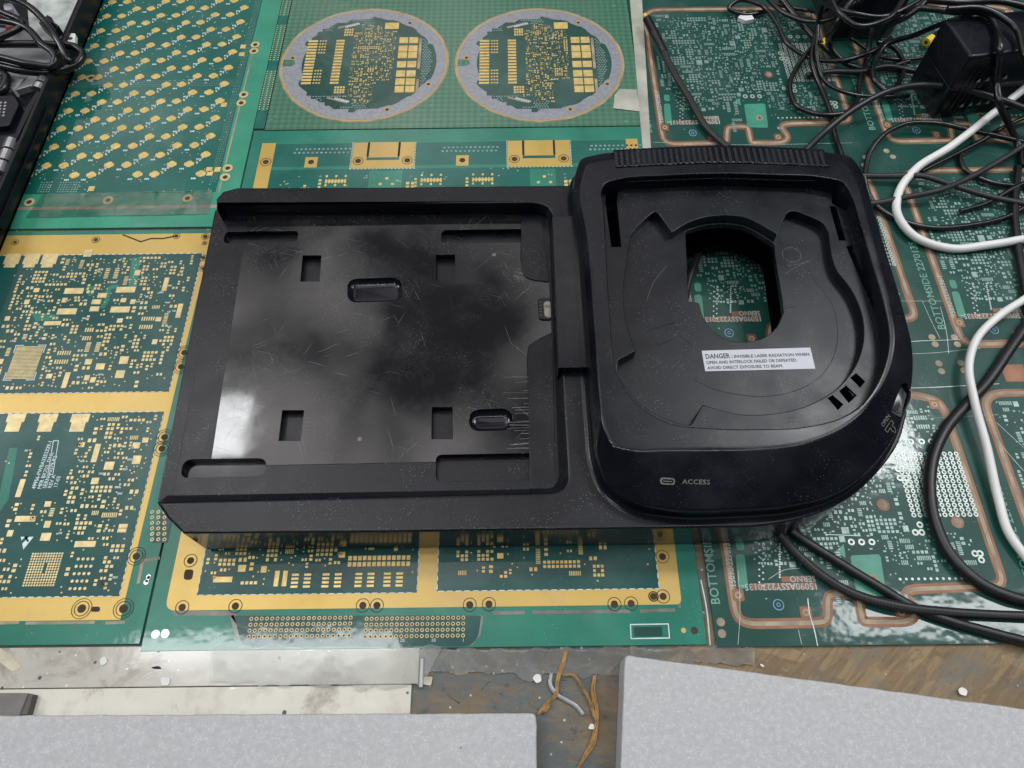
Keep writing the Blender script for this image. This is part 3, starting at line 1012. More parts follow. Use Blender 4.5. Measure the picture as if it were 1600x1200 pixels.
for a, b in ((430, 182), (461, 6), (424, 188), (476, 25), (466, 177), (674, 165), (752, 180), (739, 26), (960, 9), (978, 190), (703, 85)):
    p = P(a, b); yd.disc(p.x, p.y, .13, Z1, n=10)
yd.build('bare_dots', M['palegreen'], t)

# --- bracket board behind the dock
t = thing('circuit_board', 'teal circuit board with gold mounting brackets just behind the dock', 'circuit board', (-4, 33, -.16), 'circuit boards laid over the desk')
slab(-17.6, 9.3, 27, 38.65, M['green'], t)
w = MB(); w.box(-16.9, 8.7, 27.1, 37.35, -.1, Z1); w.build('solder_mask', M['teal'], t)
w = MB(); w.box(-16.9, 8.7, 34.95, 35.25, -.1, Z1 + .004); w.build('copper_line', M['green'], t)
gd, hb, sk, pdm = MB(), MB(), MB(), MB()
gd.box(-16.85, -15.9, 27.2, 37.45, 0, Z2)
gd.box(7.95, 8.75, 33, 37.45, 0, Z2)
occ = Occ(-17, 27, 9, 38)
for c in (-8.5, 2.0):
    gd.box(c - 2.1, c - 1.1, 35.0, 37.4, 0, Z2); gd.box(c + 1.1, c + 2.1, 35.0, 37.4, 0, Z2); gd.box(c - 1.1, c + 1.1, 35.0, 35.75, 0, Z2 + .001)
    gd.box(c - .98, c + .98, 36.0, 37.42, 0, Z2)
    for x in (-1.65, 1.65):
        hb.disc(c + x, 35.7, .2, Z3); hb.ring(c + x, 35.7, .32, .36, Z3)
    for q in range(18):
        sk.rect(c - 2.15, 35 + q * .14, .06, .08, Z3); sk.rect(c + 2.15, 35 + q * .14, .06, .08, Z3); sk.rect(c - 2.1 + q * .25, 34.95, .13, .05, Z3)
    occ.take(c, 36.2, 4.6, 3)
for x in (-13.3, -3.15, 7.2 - .0, ):
    gd.box(x - .42, x + .42, 35.15, 36.1, 0, Z2); hb.disc(x, 35.65, .2, Z3); occ.take(x, 35.6, 1.2, 1.4)
hb.disc(-16.35, 35.7, .2, Z3); hb.ring(-16.35, 35.7, .33, .37, Z3)
rg = random.Random(21)
for c in (-12.0 + .6, -5.1, -1.7, 6.6):       # amplifier clusters
    for r_ in (34.0, 33.2):
        for q in range(7):
            pdm.rect(c - .7 + q * .21, r_ - .1, .13, .34, Z2)
            if q % 3 == 0:
                pdm.rect(c - .7 + q * .21, r_ + .35, .14, .18, Z2)
        pdm.rect(c - .1, r_ - .1, 1.3, .12, Z2 + .003)
    for q in range(5):
        pdm.rect(c + .95 + q * .14, 33.0 + (q % 2) * .12, .08, .26, Z2); pdm.rect(c - 1.1, 32.8 + q * .3, .18, .18, Z2); pdm.rect(c - .4 + q * .2, 32.4, .1, .2, Z2)
    sk.rect(c - 1.1, 32.6, .18, .16, Z3); sk.rect(c + 1.75, 33.0, .16, .16, Z3)
    occ.take(c, 33.3, 3.6, 2.6)
pm = MB()
for c in (-8.2, 2.2):
    pm.rect(c + .0, 33.9, 2.2 if c < 0 else 1.7, 1.8, Z1 + .006); occ.take(c, 33.9, 1.2, 1.2)
    for q in range(6):
        for e in (0, .34):
            pdm.rect(c + 1.5 + e, 32.0 + q * .33, .22, .24, Z2)
    for q in range(3):
        pdm.rect(c - .3 + q * .4, 33.6 + (q % 2) * .5, .2, .2, Z2)
pm.build('bright_mask', M['palegreen'] if False else M['green'], t)
scatter(pdm, sk, -15.4, 27.5, 8.3, 34.3, 260, rg, occ, [('two', 3), ('grid', 1), ('line', 1), ('dot', 3)], k=.9, z=Z2)
vs = MB()
for c in (-12.6, -2.6, 7.4):
    for i in range(13):
        for j in range(2):
            vs.disc(c - 1.9 + i * .3 + j * .1, 36.5 + j * .34, .085, Z2, n=8)
for i in range(90):
    vs.disc(rg.uniform(-15.6, 8), rg.uniform(30.5, 35.0), .07, Z2, n=7)
vs.build('via_pattern', M['tin'], t)
gd.build('gold_brackets', M['gold'], t); hb.build('drilled_holes', M['hole'], t); sk.build('printed_marking', M['silk'], t); pdm.build('pad_pattern', M['pad'], t)
hb = MB()
for c in (-8.5, 2.0):
    hb.box(c - 1.12, c - .97, 36.1, 37.4, 0, Z2 + .004); hb.box(c + .97, c + 1.12, 36.1, 37.4, 0, Z2 + .004)
hb.build('bracket_slots', M['holedark'], t)

def by_window(mb, name, mat, t):
    for lo_, hi_ in ((-99, -4.2), (-4.2, 99)):
        q = MB()
        for f in mb.f:
            pts = [mb.v[i] for i in f]
            if lo_ <= sum(p.x for p in pts) / len(pts) < hi_:
                q.face(pts)
        q.build(name, mat, t)
# --- centre gold framed board under the dock
t = thing('circuit_board', 'gold framed teal circuit board lying under the front edge of the dock', 'circuit board', (-4, 10, -.16), 'circuit boards laid over the desk')
slab(-17.5, 8.95, 4.72, 26.8, M['green'], t)
f0 = P(268, 945)
sl = MB(); sl.ribbon([P(284, 838), P(268, 940), P(275, 958), P(362, 958), P(372, 972)], .22, .006); sl.ribbon([P(770, 958), P(820, 957)], .16, .006); sl.ribbon([P(832, 957), P(985, 955)], .16, .006); sl.ribbon([P(1000, 955), P(1055, 953)], .16, .006)
sl.ribbon([P(1062, 950), P(1050, 838)], .12, .006)
sl.ribbon([P(362, 962), P(372, 995), P(385, 1006)], .2, .006); sl.ribbon([P(752, 962), P(748, 990), P(735, 1006)], .2, .006)
sl.build('routed_slots', M['groove'], t)
g = MB(); g.poly(rrect([(-16.75, 6.55), (8.0, 6.55), (8.0, 20), (-16.75, 20)], [.5, .3, .2, .2]), Z1); g.build('gold_frame', M['gold'], t)
w = MB(); w.box(-15.35, -4.72, 7.25, 19, 0, Z2); w.box(-3.75, 7.0, 7.3, 19, 0, Z2)
w.poly(rrect([P(366, 962), P(752, 962), P(745, 1010), P(378, 1010)], [.1, .1, .7, .4]), Z1)
w.build('solder_mask', M['navy'], t)
pads, silk = MB(), MB()
rg = random.Random(31)
occ = Occ(-15.3, 7.2, 7.1, 19.2)
occ.take(-4.2, 13, 1.1, 13)
for i in range(13):
    for e in (0, .3):
        pads.rect(-8.1 + i * .24, 8.65 + e, .18, .22, Z3)
occ.take(-6.6, 8.8, 3.4, .8)
for x in (-11.6, -11.2):
    pads.rect(x, 8.0, .22, .75, Z3)
occ.take(-11.4, 8, 1, 1)
for x in (-10.4, -8.9, -7.3, -5.9):
    for q in range(4):
        for sgn in (-.3, .3):
            pads.rect(x + sgn, 7.6 + q * .19, .34, .11, Z3)
    occ.take(x, 7.9, 1.3, 1)
scatter(pads, silk, -15.2, 7.5, -4.9, 12.5, 1800, rg, occ, MIXA, k=.74, gap=.06, density=lambda x, y: .12 if x < -13.2 and y < 8.3 else 1)
scatter(pads, silk, -2.9, 7.9, 4.8, 12.5, 330, rg, occ, MIXA, k=.72)
scatter(pads, silk, -3.6, 7.5, 6.9, 12.5, 30, rg, occ, [('dot', 2), ('two', 1)], k=.8)
by_window(pads, 'pad_pattern', M['pad'], t)
for yy, xa, xb in ((7.25, -15.35, -4.72), (7.3, -3.75, 7.0)):
    for i in range(40):
        x = xa + .2 + i * .42
        if x < xb: silk.rect(x, yy, .26, .045, Z2 + .004)
for x in (-15.35, -4.72, -3.75, 7.0):
    for j in range(12):
        silk.rect(x, 7.5 + j * .42, .045, .24, Z2 + .004)
silk.ribbon([P(985, 976), P(1044, 975), P(1046, 997), P(986, 998)], .05, Z2, closed=True)
by_window(silk, 'printed_marking', M['silk'], t)
wq = MB(); wq.poly(px([(990, 980), (1034, 979), (1035, 994), (991, 995)], 0), Z1); wq.build('dark_patch', M['deepgreen'], t)
rb, hb = MB(), MB()
for (xa, xb) in ((388, 548), (568, 724)):
    for i in range(20):
        for j in range(4):
            p0, p1 = P(xa + 5, 967), P(xb, 967)
            x = p0.x + (p1.x - p0.x) * i / 19; y = p0.y - j * .27
            rb.ring(x, y, .055, .088, Z2 + .004, n=10); hb.disc(x, y, .06, Z2, n=8)
    for i in range(0, 20, 5):
        for q in range(2):
            p = P(xa + 5 + (xb - xa - 5) * i / 19, 1001)
    for k, lab in enumerate(('30', '20', '10', '1')):
        text('lettering', lab, .22, P(xa + 8 + k * (xb - xa - 10) / 3, 1003, Z2 + .004), M['silk'], t, rz=0)
rb.build('ring_pad_pattern', M['padpale'], t)
for a, b, ol in ((298, 876, 1), (285, 949, 1), (368, 947, 1), (567, 946, 1), (589, 946, 1), (734, 945, 1), (764, 944, 1), (960, 944, 1), (986, 943, 1), (1035, 870, 1), (1036, 932, 1), (1021, 932, 0)):
    p = P(a, b); hb.disc(p.x, p.y, .17, Z3)
    if ol: hb.ring(p.x, p.y, .30, .33, Z3, n=20)
    else: hb.ring(p.x, p.y, .2, .25, Z3)
hb.poly(rrect([P(289, 890), P(303, 890), P(300, 906), P(287, 906)], .15), Z3)
hb.build('drilled_holes', M['hole'], t)
hb = MB()
for a, b in ((243, 991), (258, 990)):
    p = P(a, b); hb.disc(p.x, p.y, .2, .01)
hb.build('corner_rivets', M['steel'], t)
yd = MB(); p = P(1068, 985); yd.disc(p.x, p.y, .12, .012); p = P(335, 902); yd.disc(p.x, p.y, .07, Z3); yd.build('bare_dots', M['gold'], t)
yd = MB(); p = P(1085, 985); yd.disc(p.x, p.y, .17, .012); yd.build('corner_hole', M['hole'], t)

# --- large right panel of repeated boards
t = thing('circuit_board', 'large deep green circuit panel with brown routed outlines under the tangled cables', 'circuit board', (22, 28, -.16), 'circuit boards laid over the desk')
slab(9.4, 47, 4.6, 62, M['deepgreen'], t)
UO = P(1145, 973)          # the corner of the nearest unit
tl = [(1135, 800), (1145, 955), (1152, 968), (1168, 975), (1280, 973), (1291, 968), (1289, 935), (1297, 928), (1330, 927), (1338, 933), (1344, 970), (1352, 972), (1415, 972), (1427, 962), (1425, 950), (1411, 932), (1416, 921), (1566, 915), (1475, 645), (1462, 625), (1425, 617), (1300, 617)]
tw = [P(a, b) - UO for a, b in tl]
tw[0] = Vector((tw[1].x + .05, 11.2, 0)); tw[-1] = Vector((5, 12, 0))
tw = tw + [Vector((1.0, 12.0, 0)), Vector((.4, 11.7, 0))]
tw = [Vector((max(.0, q.x) if i == 0 else q.x, q.y, 0)) for i, q in enumerate(tw)]
rg = random.Random(77)
trm, fib, pd, br, lg, wm, vr, hb = MB(), MB(), MB(), MB(), MB(), MB(), MB(), MB()
loop = rrect(tw, .55, 4)
trm.ribbon(loop, .48, .006, closed=True); fib.ribbon(loop, .20, .010, closed=True)
for a, b in ((1150, 930), (1256, 957), (1405, 957), (1457, 632)):
    q = P(a, b) - UO
    br.poly(rrect([(q.x - .28, q.y - .28), (q.x + .28, q.y - .28), (q.x + .28, q.y + .28), (q.x - .28, q.y + .28)], .1), .014); hb.ring(q.x, q.y, .08, .17, .018)
occ = Occ(-.2, -.5, 13.6, 12.6, .05)
def uq(a, b):
    return P(a, b) - UO
# light green windows
for pl in ([(1325, 868), (1372, 866), (1382, 932), (1335, 930)], [(1145, 842), (1158, 842), (1160, 860), (1148, 860)], [(1146, 866), (1160, 866), (1166, 920), (1150, 920)]):
    ww = [uq(*q) for q in pl]; wm.poly(rrect(ww, .18), .012)
    cx_, cy_ = sum(q.x for q in ww) / 4, sum(q.y for q in ww) / 4
    occ.take(cx_, cy_, max(q.x for q in ww) - min(q.x for q in ww) + .3, max(q.y for q in ww) - min(q.y for q in ww) + .3)
q = uq(1361, 905); hb.ring(q.x, q.y, .12, .24, .018); br.disc(q.x, q.y, .22, .016)
wm.poly([uq(1302, 862), uq(1315, 850), uq(1318, 872)], .012)
br.poly([uq(1170, 912), uq(1272, 910), uq(1273, 921), uq(1172, 922)], .012)
br.poly([uq(1217, 901), uq(1270, 900), uq(1270, 908), uq(1218, 910)], .012)
occ.take(*uq(1222, 912).xy, 4.0, 1.2)
# field of plated rings
g0, g1 = uq(1420, 805), uq(1490, 718)
for i in range(11):
    for j in range(14):
        vr.ring(g0.x + .15 + (3.15) * i / 10, g0.y + (3.3) * j / 13, .06, .125, .014, n=10)
occ.take(g0.x + 1.7, g0.y + 1.6, 3.8, 4.0)
for a, b in ((1327, 847), (1343, 847), (1359, 847), (1420, 690), (1437, 690), (1452, 690), (1400, 733), (1411, 733), (1403, 747), (1413, 747), (1417, 757), (1427, 832), (1437, 832), (1434, 820), (1520, 865), (1528, 865), (1530, 875)):
    q = uq(a, b); vr.ring(q.x, q.y, .08, .17, .014); occ.take(q.x, q.y, .45, .45)
for a, b in ((1377, 789), (1493, 816)):
    q = uq(a, b); br.disc(q.x, q.y, .32, .013); hb.ring(q.x, q.y, .1, .2, .018); hb.disc(q.x, q.y, .1, .017); occ.take(q.x, q.y, 1.0, 1.0)
dn = lambda x, y: (1 if 2.6 < y < 11 and 1.8 < x < 12.3 else .12) * (0 if y < 1.0 or x < .6 or x > 12.6 or (x > 8.5 and y < 2.3) else 1)
scatter(pd, None, .5, .8, 12.8, 11.5, 5200, rg, occ, [('two', 6), ('grid', 4), ('soic', 3), ('fine', 3), ('line', 2), ('dot', 5), ('big', 1)], z=.014, k=.74, gap=.035, density=dn)
for i in range(1500):
    x, y = rg.uniform(1.4, 12.4), rg.uniform(2.8, 11.2)
    if occ.free(x, y, .16, .09):
        w_, h_ = rg.choice(((.14, .08), (.08, .14), (.09, .09))); pd.rect(x, y, w_, h_, .014); occ.take(x, y, .12, .08)
for i in range(14):
    lg.disc(*(uq(1403, 905) + Vector((i * .3, 0, 0))).xy, .07, .014, n=7); lg.disc(*(uq(1215, 850 + i * 4)).xy, .05, .014, n=7); lg.disc(*(uq(1183 + (i % 2) * 6, 850 + i * 5)).xy, .05, .014, n=7)
parts_ = []
for nm, mb, mt in (('routed_outline', trm, M['copper']), ('outline_edge', fib, M['fibre']), ('pad_pattern', pd, M['tin']), ('copper_patches', br, M['copper']), ('mask_windows', wm, M['palegreen']), ('plated_ring_pattern', vr, M['tinside']), ('eyelets', hb, M['fibre']), ('legend_dot', lg, M['tinside'])):
    o = mb.build(nm, mt, t)
    # meshes were drawn about the unit corner; give them that corner as origin
    o.data.transform(Matrix.Translation(world_loc(t)))
    sp_ = {'copper_patches': 'copper_patch', 'mask_windows': 'mask_window', 'eyelets': 'eyelet'}.get(nm)
    parts_ += split_parts(o, sp_) if sp_ else [o]
def unit_lettering():
    out = []
    base = t
    for body, sz, a, b, rz, wdt, mt in (('BOTTOMSIDE 2270135', .62, 1122, 945, 90, .95, 'silkgreen'), ('15090-2270136-1', .42, 1147, 918, 90, .9, 'silkdim'),
                                        ('15090ASSY2270135-', .46, 1274, 911, 180, .95, 'silkdim'), ('SERNO', .42, 1270, 900, 180, .95, 'silkdim')):
        o = text('lettering', body, sz, (uq(a, b) + Vector((0, 0, .020))), M[mt], t, rz=math.radians(rz), width=wdt, thick=.006)
        o.data.transform(Matrix.Translation(world_loc(t)))
        out.append(o)
    cm = MB(); q = uq(1213, 945); cm.ring(q.x, q.y, .22, .27, .016); cm.ring(q.x, q.y, .06, .1, .016)
    o = cm.build('blue_mark', M['bluemark'], t); o.data.transform(Matrix.Translation(world_loc(t))); out.append(o)
    return out
M['bluemark'] = simple('blue_stamp', (.16, .34, .48), .6)
parts_ += unit_lettering()
tl_loc = world_loc(t)
first = True
for row, (oy, sv) in enumerate(((UO.y, 1.0), (20.9, 1.11), (37.0, 1.19), (53.6, 1.15))):
    for colm in range(3):
        for o in parts_:
            c = o if first else o.copy()
            if not first:
                sc.collection.objects.link(c)
            c.parent = t
            c.location = Vector((UO.x + .1 + colm * 15.35, oy, 0)) * S - tl_loc
            c.scale = (1, sv, 1)
        first = False
hb = MB()
for a, b in ((1456, 527), (1461, 538), (1491, 527), (1496, 538), (1467, 568), (1471, 580), (1501, 567), (1506, 579), (1126, 972), (1128, 990), (1352, 246), (1350, 258), (1385, 236), (1395, 245)):
    p = P(a, b); hb.ring(p.x, p.y, .09, .2, .012); hb.disc(p.x, p.y, .1, .010)
hb.build('eyelets', M['fibre'], t)
ed = MB()
for a, b, c_, d_ in ((1350, 605, 1420, 603), (1290, 835, 1345, 838), (1430, 655, 1560, 648)):
    ed.ribbon([P(a, b), P(c_, d_)], .035, .013)
ed.build('film_creases', M['silkgreen'], t)
ed = MB(); rg = random.Random(41)
for pl, w_ in (([(1262, 934), (1266, 960), (1272, 985), (1277, 1009)], .05), ([(1247, 985), (1252, 1008)], .025), ([(1096, 905), (1103, 950), (1109, 1008)], .06), ([(1152, 890), (1155, 960), (1154, 1008)], .02),
               ([(1350, 540), (1420, 535), (1500, 532)], .03), ([(1352, 552), (1440, 552), (1530, 545)], .02), ([(1470, 480), (1479, 520), (1482, 552)], .03), ([(1345, 608), (1440, 606), (1560, 600)], .035), ([(1440, 470), (1455, 500), (1470, 530)], .02),
               ([(1020, 222), (1150, 226), (1330, 224)], .03), ([(1200, 905), (1225, 892), (1250, 888)], .02), ([(1205, 915), (1222, 925)], .015), ([(1290, 836), (1345, 838)], .03), ([(1555, 660), (1598, 700)], .02), ([(1560, 690), (1600, 735)], .02), ([(1380, 470), (1470, 470)], .018)):
    ed.ribbon(spline([P(*q) + Vector((rg.uniform(-.05, .05), rg.uniform(-.05, .05), 0)) for q in pl], 4), w_, .024 + rg.random() * .003)
ed.build('film_crease', M['tinside'], t)
for a, b in ((1570, 577), ):
    p = P(a, b); bp = MB()
    for k in range(3):
        bp.box(p.x - .2 + k * 1.5, p.x + 1.1 + k * 1.5, p.y - .8, p.y + .3, 0, .014)
    bp.build('copper_tabs', M['copper'], t)

# ------------------------------------------------------------------ tapes, seams, scraps
def sheet(name, pts, z, mat, label, cat, grid=0, amp=0, seed=0, thick=.012, rag=.30):
    pts = [Vector(p) for p in pts]
    c = sum(pts, Vector((0, 0, 0))) / len(pts)
    b = MB()
    if grid:
        rg = random.Random(seed)
        import mathutils.noise as mn
        a0, a1, a2, a3 = pts[:4]
        nx, ny = grid
        vv = []
        for j in range(ny + 1):
            for i in range(nx + 1):
                u, v = i / nx, j / ny
                p = (a0 * (1 - u) + a1 * u) * (1 - v) + (a3 * (1 - u) + a2 * u) * v
                h = mn.fractal(Vector((p.x * .9 + seed, p.y * .9, seed)), .8, 2.0, 4)
                e = mn.fractal(Vector((p.x * 1.1 + 5 * seed, .3 + 2 * (j > 0), 0)), .8, 2.0, 3) * rag
                if j in (0, ny):
                    p = p + Vector((0, e, 0))
                vv.append(Vector((p.x, p.y, z + .02 + amp * (.5 + h))))
        k = len(b.v); b.v += vv
        for j in range(ny):
            for i in range(nx):
                q = k + j * (nx + 1) + i
                b.f.append([q, q + 1, q + nx + 2, q + nx + 1]); b.m.append(0)
        o = b.build(name, mat, loc=(c.x, c.y, z), smooth=True, angle=60)
    else:
        b.prism(pts, z, z + thick); o = b.build(name, mat, loc=(c.x, c.y, z))
    tag(o, label, cat)
    return o
sheet('clear_tape', px([(40, 340), (326, 334), (332, 297), (66, 303)], .05), .016, M['tape'], 'strip of scratched clear tape along the lower edge of the cross pad board', 'tape', (40, 6), .03, 2, rag=.04)
sheet('adhesive_strip', px([(984, 0), (1003, 0), (1017, 232), (1004, 232)], 0) , .004, M['seam'], 'dirty grey adhesive strip between the round ring panel and the large right panel', 'tape', thick=.03)
sheet('adhesive_scrap', px([(960, 150), (968, 140), (995, 141), (1000, 175), (958, 170)], 0), .036, M['seam'], 'grey adhesive scrap stuck beside the right hand round ring board', 'tape', thick=.02)
sheet('clear_film', px([(640, 1050), (985, 1056), (990, 1012), (640, 1014)], 0), -.12, M['film'], 'crumpled clear plastic film lying on the bare chipboard in front of the green board edge', 'film', (70, 16), .03, 3)
sheet('clear_film', px([(330, 1066), (660, 1072), (690, 1012), (330, 1012)], 0), .03, M['film'], 'wrinkled shiny clear film over the grey end of the cream edge strip', 'film', (60, 16), .015, 7)
sheet('clear_film', px([(985, 1030), (1180, 1042), (1180, 1012), (985, 1012)], 0), -.1, M['film'], 'narrow piece of clear film sticking out behind the right grey foam sheet', 'film', (40, 8), .03, 12)
# cream rail: two levels
t = thing('edge_strip', 'stained cream plastic edge strip along the front of the circuit boards', 'strip', (-15, 3.4, -.16))
b = MB(); a0, a1 = P(0, 1076), P(650, 1074)
b.box(-30, -4.45, a0.y, 4.95, -.165, -.02); b.build('upper_band', M['strip'], t, bevel=.03)
b = MB(); b.box(-30, -4.75, 1.2, a0.y - .03, -.165, -.06); b.build('lower_band', M['rail'], t, bevel=.03)
b = MB(); b.box(-4.42, -4.22, 3.0, 4.3, -.165, .02); b.build('metal_end', M['zinc'], t, bevel=.05)
# grey clip at the far left
t = thing('plastic_clip', 'small dark grey plastic clip on the cream edge strip at the left', 'clip', (-22, 2.5, -.06))
c0, c1, c2, c3 = P(-30, 1122, 0), P(38, 1122, 0), P(53, 1084, 0), P(-30, 1084, 0)
b = MB(); b.prism(rrect([c0, c1, c2, c3], .12), -.055, .42); b.build('clip_body', M['clip'], t, bevel=.05)
b = MB(); b.box(c1.x - .12, c1.x + .32, c1.y + .1, c2.y - .05, -.055, .36); b.build('clip_tab', M['clipdark'], t, bevel=.04)
# grey foam sheets
def foam_sheet(pts, z, label):
    base = [P(a, b, z) for a, b in pts]
    c = sum(base, Vector((0, 0, 0))) / len(base)
    import mathutils.noise as mn
    rough_ = []
    for i_, p_ in enumerate(rrect(base, .22, 5)):
        q_ = rrect(base, .22, 5)[(i_ + 1) % len(rrect(base, .22, 5))]
        k_ = max(1, int((q_ - p_).length / .35))
        rough_ += [p_.lerp(q_, u_ / k_) for u_ in range(k_)]
    outl = [p_ + Vector((mn.noise(p_ * 1.7), mn.noise(p_ * 1.7 + Vector((9, 0, 0))), 0)) * .035 for p_ in rough_]
    b = MB()
    loops = []
    for d_, zz in ((0, -.14), (0, z - .12), (-.015, z - .05), (-.05, z - .012), (-.10, z)):
        loops.append([Vector((q.x, q.y, zz)) for q in offset(outl, d_)])
    ar = sum(p.x * q.y - q.x * p.y for p, q in zip(outl, outl[1:] + outl[:1]))
    if ar < 0:
        loops = [l[::-1] for l in loops]
    b.loft(loops)
    o = b.build('foam_sheet', M['foam'], loc=(c.x, c.y, -.14), smooth=True, angle=25)
    wn_ = o.modifiers.new('normals', 'WEIGHTED_NORMAL'); wn_.keep_sharp = True; wn_.weight = 90
    tag(o, label, 'foam sheet', 'grey foam sheets at the front of the desk')
foam_sheet([(-200, 1119), (838, 1114), (843, 1330), (-200, 1330)], .9, 'straight sheet of grey packing foam lying on the cream edge strip at the lower left')
foam_sheet([(976, 1023), (1710, 1122), (1710, 1400), (962, 1400)], 1.5, 'slanted sheet of grey packing foam below the large green panel at the lower right')
# twine
def strands(pts, n, r, spread, seed):
    rg = random.Random(seed); b = MB()
    for k in range(n):
        ph = rg.uniform(0, 6.28); am = rg.uniform(.2, 1) * spread
        q = []
        for i, p in enumerate(pts):
            ang = ph + i * .9 + rg.uniform(-.5, .5)
            q.append(p + Vector((math.cos(ang) * am, math.sin(ang) * am * .7, abs(math.sin(ang)) * am * .6)))
        b.tube(q, r, 5, sub=5)
    return b
b = strands(px([(885, 1018), (878, 1040), (872, 1062), (868, 1085), (855, 1100), (843, 1114), (850, 1106), (858, 1102), (850, 1112)], -.05), 9, .022, .10, 3)
o = b.build('twine', M['twine'], loc=(*P(868, 1070).xy, -.1), smooth=True); tag(o, 'short knotted brown twine end beside the left foam corner', 'twine', 'brown twine')
b = strands(px([(930, 1056), (927, 1075), (930, 1100), (932, 1120), (930, 1140), (926, 1160), (916, 1180), (902, 1205)], -.05), 9, .024, .11, 8)
b2 = strands(px([(930, 1120), (922, 1095), (908, 1070), (895, 1055), (880, 1055)], -.04), 4, .018, .09, 5)
base_ = len(b.v)
b.v += b2.v; b.f += [[i + base_ for i in f] for f in b2.f]; b.m += b2.m; b.uv = []
o = b.build('twine', M['twine'], loc=(*P(925, 1130).xy, -.1), smooth=True); tag(o, 'long frayed brown twine running down between the two foam sheets', 'twine', 'brown twine')
# torn shred and chips
b = MB()
path = spline([P(a, b_, .0) for a, b_ in ((862, 1050), (860, 1070), (870, 1085), (885, 1094), (900, 1103), (912, 1117))], 6)
b.ribbon(path, .17, -.02)
for i, v in enumerate(b.v):
    v.z = -.05 + .06 * math.sin(v.y * 5 + v.x * 3)
o = b.build('plastic_shred', M['shred'], loc=(*P(885, 1090).xy, -.1), smooth=True, weld=True)
so = o.modifiers.new('thickness', 'SOLIDIFY'); so.thickness = .0002
tag(o, 'twisted whitish plastic shred lying over the brown twine', 'scrap')
def chip(pts, z, mat, label, h=.03):
    q = px(pts, z); c = sum(q, Vector((0, 0, 0))) / len(q)
    jr = random.Random(int(pts[0][0] * 7 + pts[0][1]))
    q = rrect([p + Vector((jr.uniform(-.05, .05), jr.uniform(-.05, .05), 0)) for p in q], .09, 3)
    b = MB(); b.prism(q, z, z + h); o = b.build('scrap', mat, loc=(c.x, c.y, z), bevel=.01)
    tag(o, label, 'scrap')
chip([(832, 1060), (838, 1052), (846, 1054), (845, 1063), (838, 1068)], -.09, M['paper'], 'round white chip on the chipboard left of the twine')
chip([(921, 1132), (927, 1130), (928, 1140), (920, 1140)], -.09, M['paper'], 'tiny white chip beside the long twine')
chip([(1496, 1077), (1503, 1073), (1511, 1078), (1508, 1087), (1499, 1086)], -.03, M['paper'], 'white fragment at the back edge of the right foam sheet on bare wood')
chip([(1187, 1036), (1193, 1037), (1196, 1042), (1188, 1041)], -.03, M['paper'], 'thin white fragment on the bare wood below the right panel corner')
chip([(252, 1060), (260, 1056), (266, 1062), (262, 1072), (254, 1071)], -.018, M['paper'], 'round whitish blob on the grey band of the cream strip', .05)
chip([(157, 1030), (163, 1025), (168, 1031), (165, 1037), (158, 1039)], -.018, M['paper'], 'crooked pale crumb on the grey band under the left gold board', .05)
chip([(236, 1042), (250, 1040), (252, 1046), (240, 1046)], -.018, M['holedark'], 'black flake on the grey band of the cream strip', .02)
chip([(-4, 1012), (18, 1020), (34, 1042), (20, 1052), (-6, 1030)], -.018, M['cream'], 'yellowed tape scrap on the grey band at the left edge', .012)
chip([(655, 1056), (676, 1058), (674, 1070), (655, 1068)], -.1, M['cream'], 'square yellowed tape scrap at the end of the cream strip', .012)
chip([(1152, 33), (1160, 24), (1172, 27), (1176, 35), (1164, 38)], .02, M['paper'], 'white crumb on the copper patch under the cable loop', .3)

# ------------------------------------------------------------------ the dock
D = thing('docking_station', 'black plastic disc drive dock with a scratched glossy tray, standing on the circuit boards', 'docking station', (1.5, 20, 0))
ccw = lambda l: l if sum(a.x * b.y - b.x * a.y for a, b in zip(l, l[1:] + l[:1])) > 0 else l[::-1]
# drive outline (upper rim O, flat top edge T)
OK = [(901, 262, 4.6), (908, 248, 4.6), (930, 241, 4.6), (1010, 236, 4.6), (1120, 232, 4.6), (1230, 234, 4.6), (1300, 238, 4.6), (1330, 245, 4.6), (1344, 262, 4.6), (1362, 315, 4.6), (1385, 390, 4.6), (1412, 480, 4.6), (1427, 545, 4.5), (1426, 600, 4.35), (1407, 665, 4.2), (1372, 720, 4.1), (1320, 764, 4.0), (1250, 788, 3.95), (1150, 797, 3.95), (1050, 797, 3.95), (990, 784, 3.95), (950, 752, 4.0), (935, 715, 4.2), (928, 650, 4.4), (919, 520, 4.5), (909, 380, 4.6)]
TK = [(911, 272), (919, 256), (938, 250), (1010, 248), (1120, 244), (1228, 246), (1296, 249), (1322, 256), (1334, 272), (1349, 320), (1368, 390), (1388, 470), (1396, 530), (1388, 575), (1363, 624), (1321, 664), (1262, 690), (1190, 700), (1110, 702), (1040, 702), (990, 703), (958, 695), (944, 668), (937, 620), (930, 520), (920, 385)]
sub = 6
Op = spline([P(*q) for q in OK], sub, True); Tp = spline([P(a, b, 5.0) for a, b in TK], sub, True)
for q in Tp: q.z = 5.0
N = len(Op)
if sum(a.x * b.y - b.x * a.y for a, b in zip(Op, Op[1:] + Op[:1])) < 0:
    Op.reverse(); Tp.reverse()
cen = sum(Op, Vector((0, 0, 0))) / N
loops = []
out_n = []
flat = [Vector((q.x, q.y, 0)) for q in Op]
o1_ = offset(flat, 1.0)
for i in range(N):
    out_n.append((o1_[i] - flat[i]).normalized())
zb = 2.75
def bez(a, b, c, t):
    return a * (1 - t) ** 2 + b * (2 * t * (1 - t)) + c * t * t
loops.append([Vector((Op[i].x + out_n[i].x * .35, Op[i].y + out_n[i].y * .35, zb)) for i in range(N)])
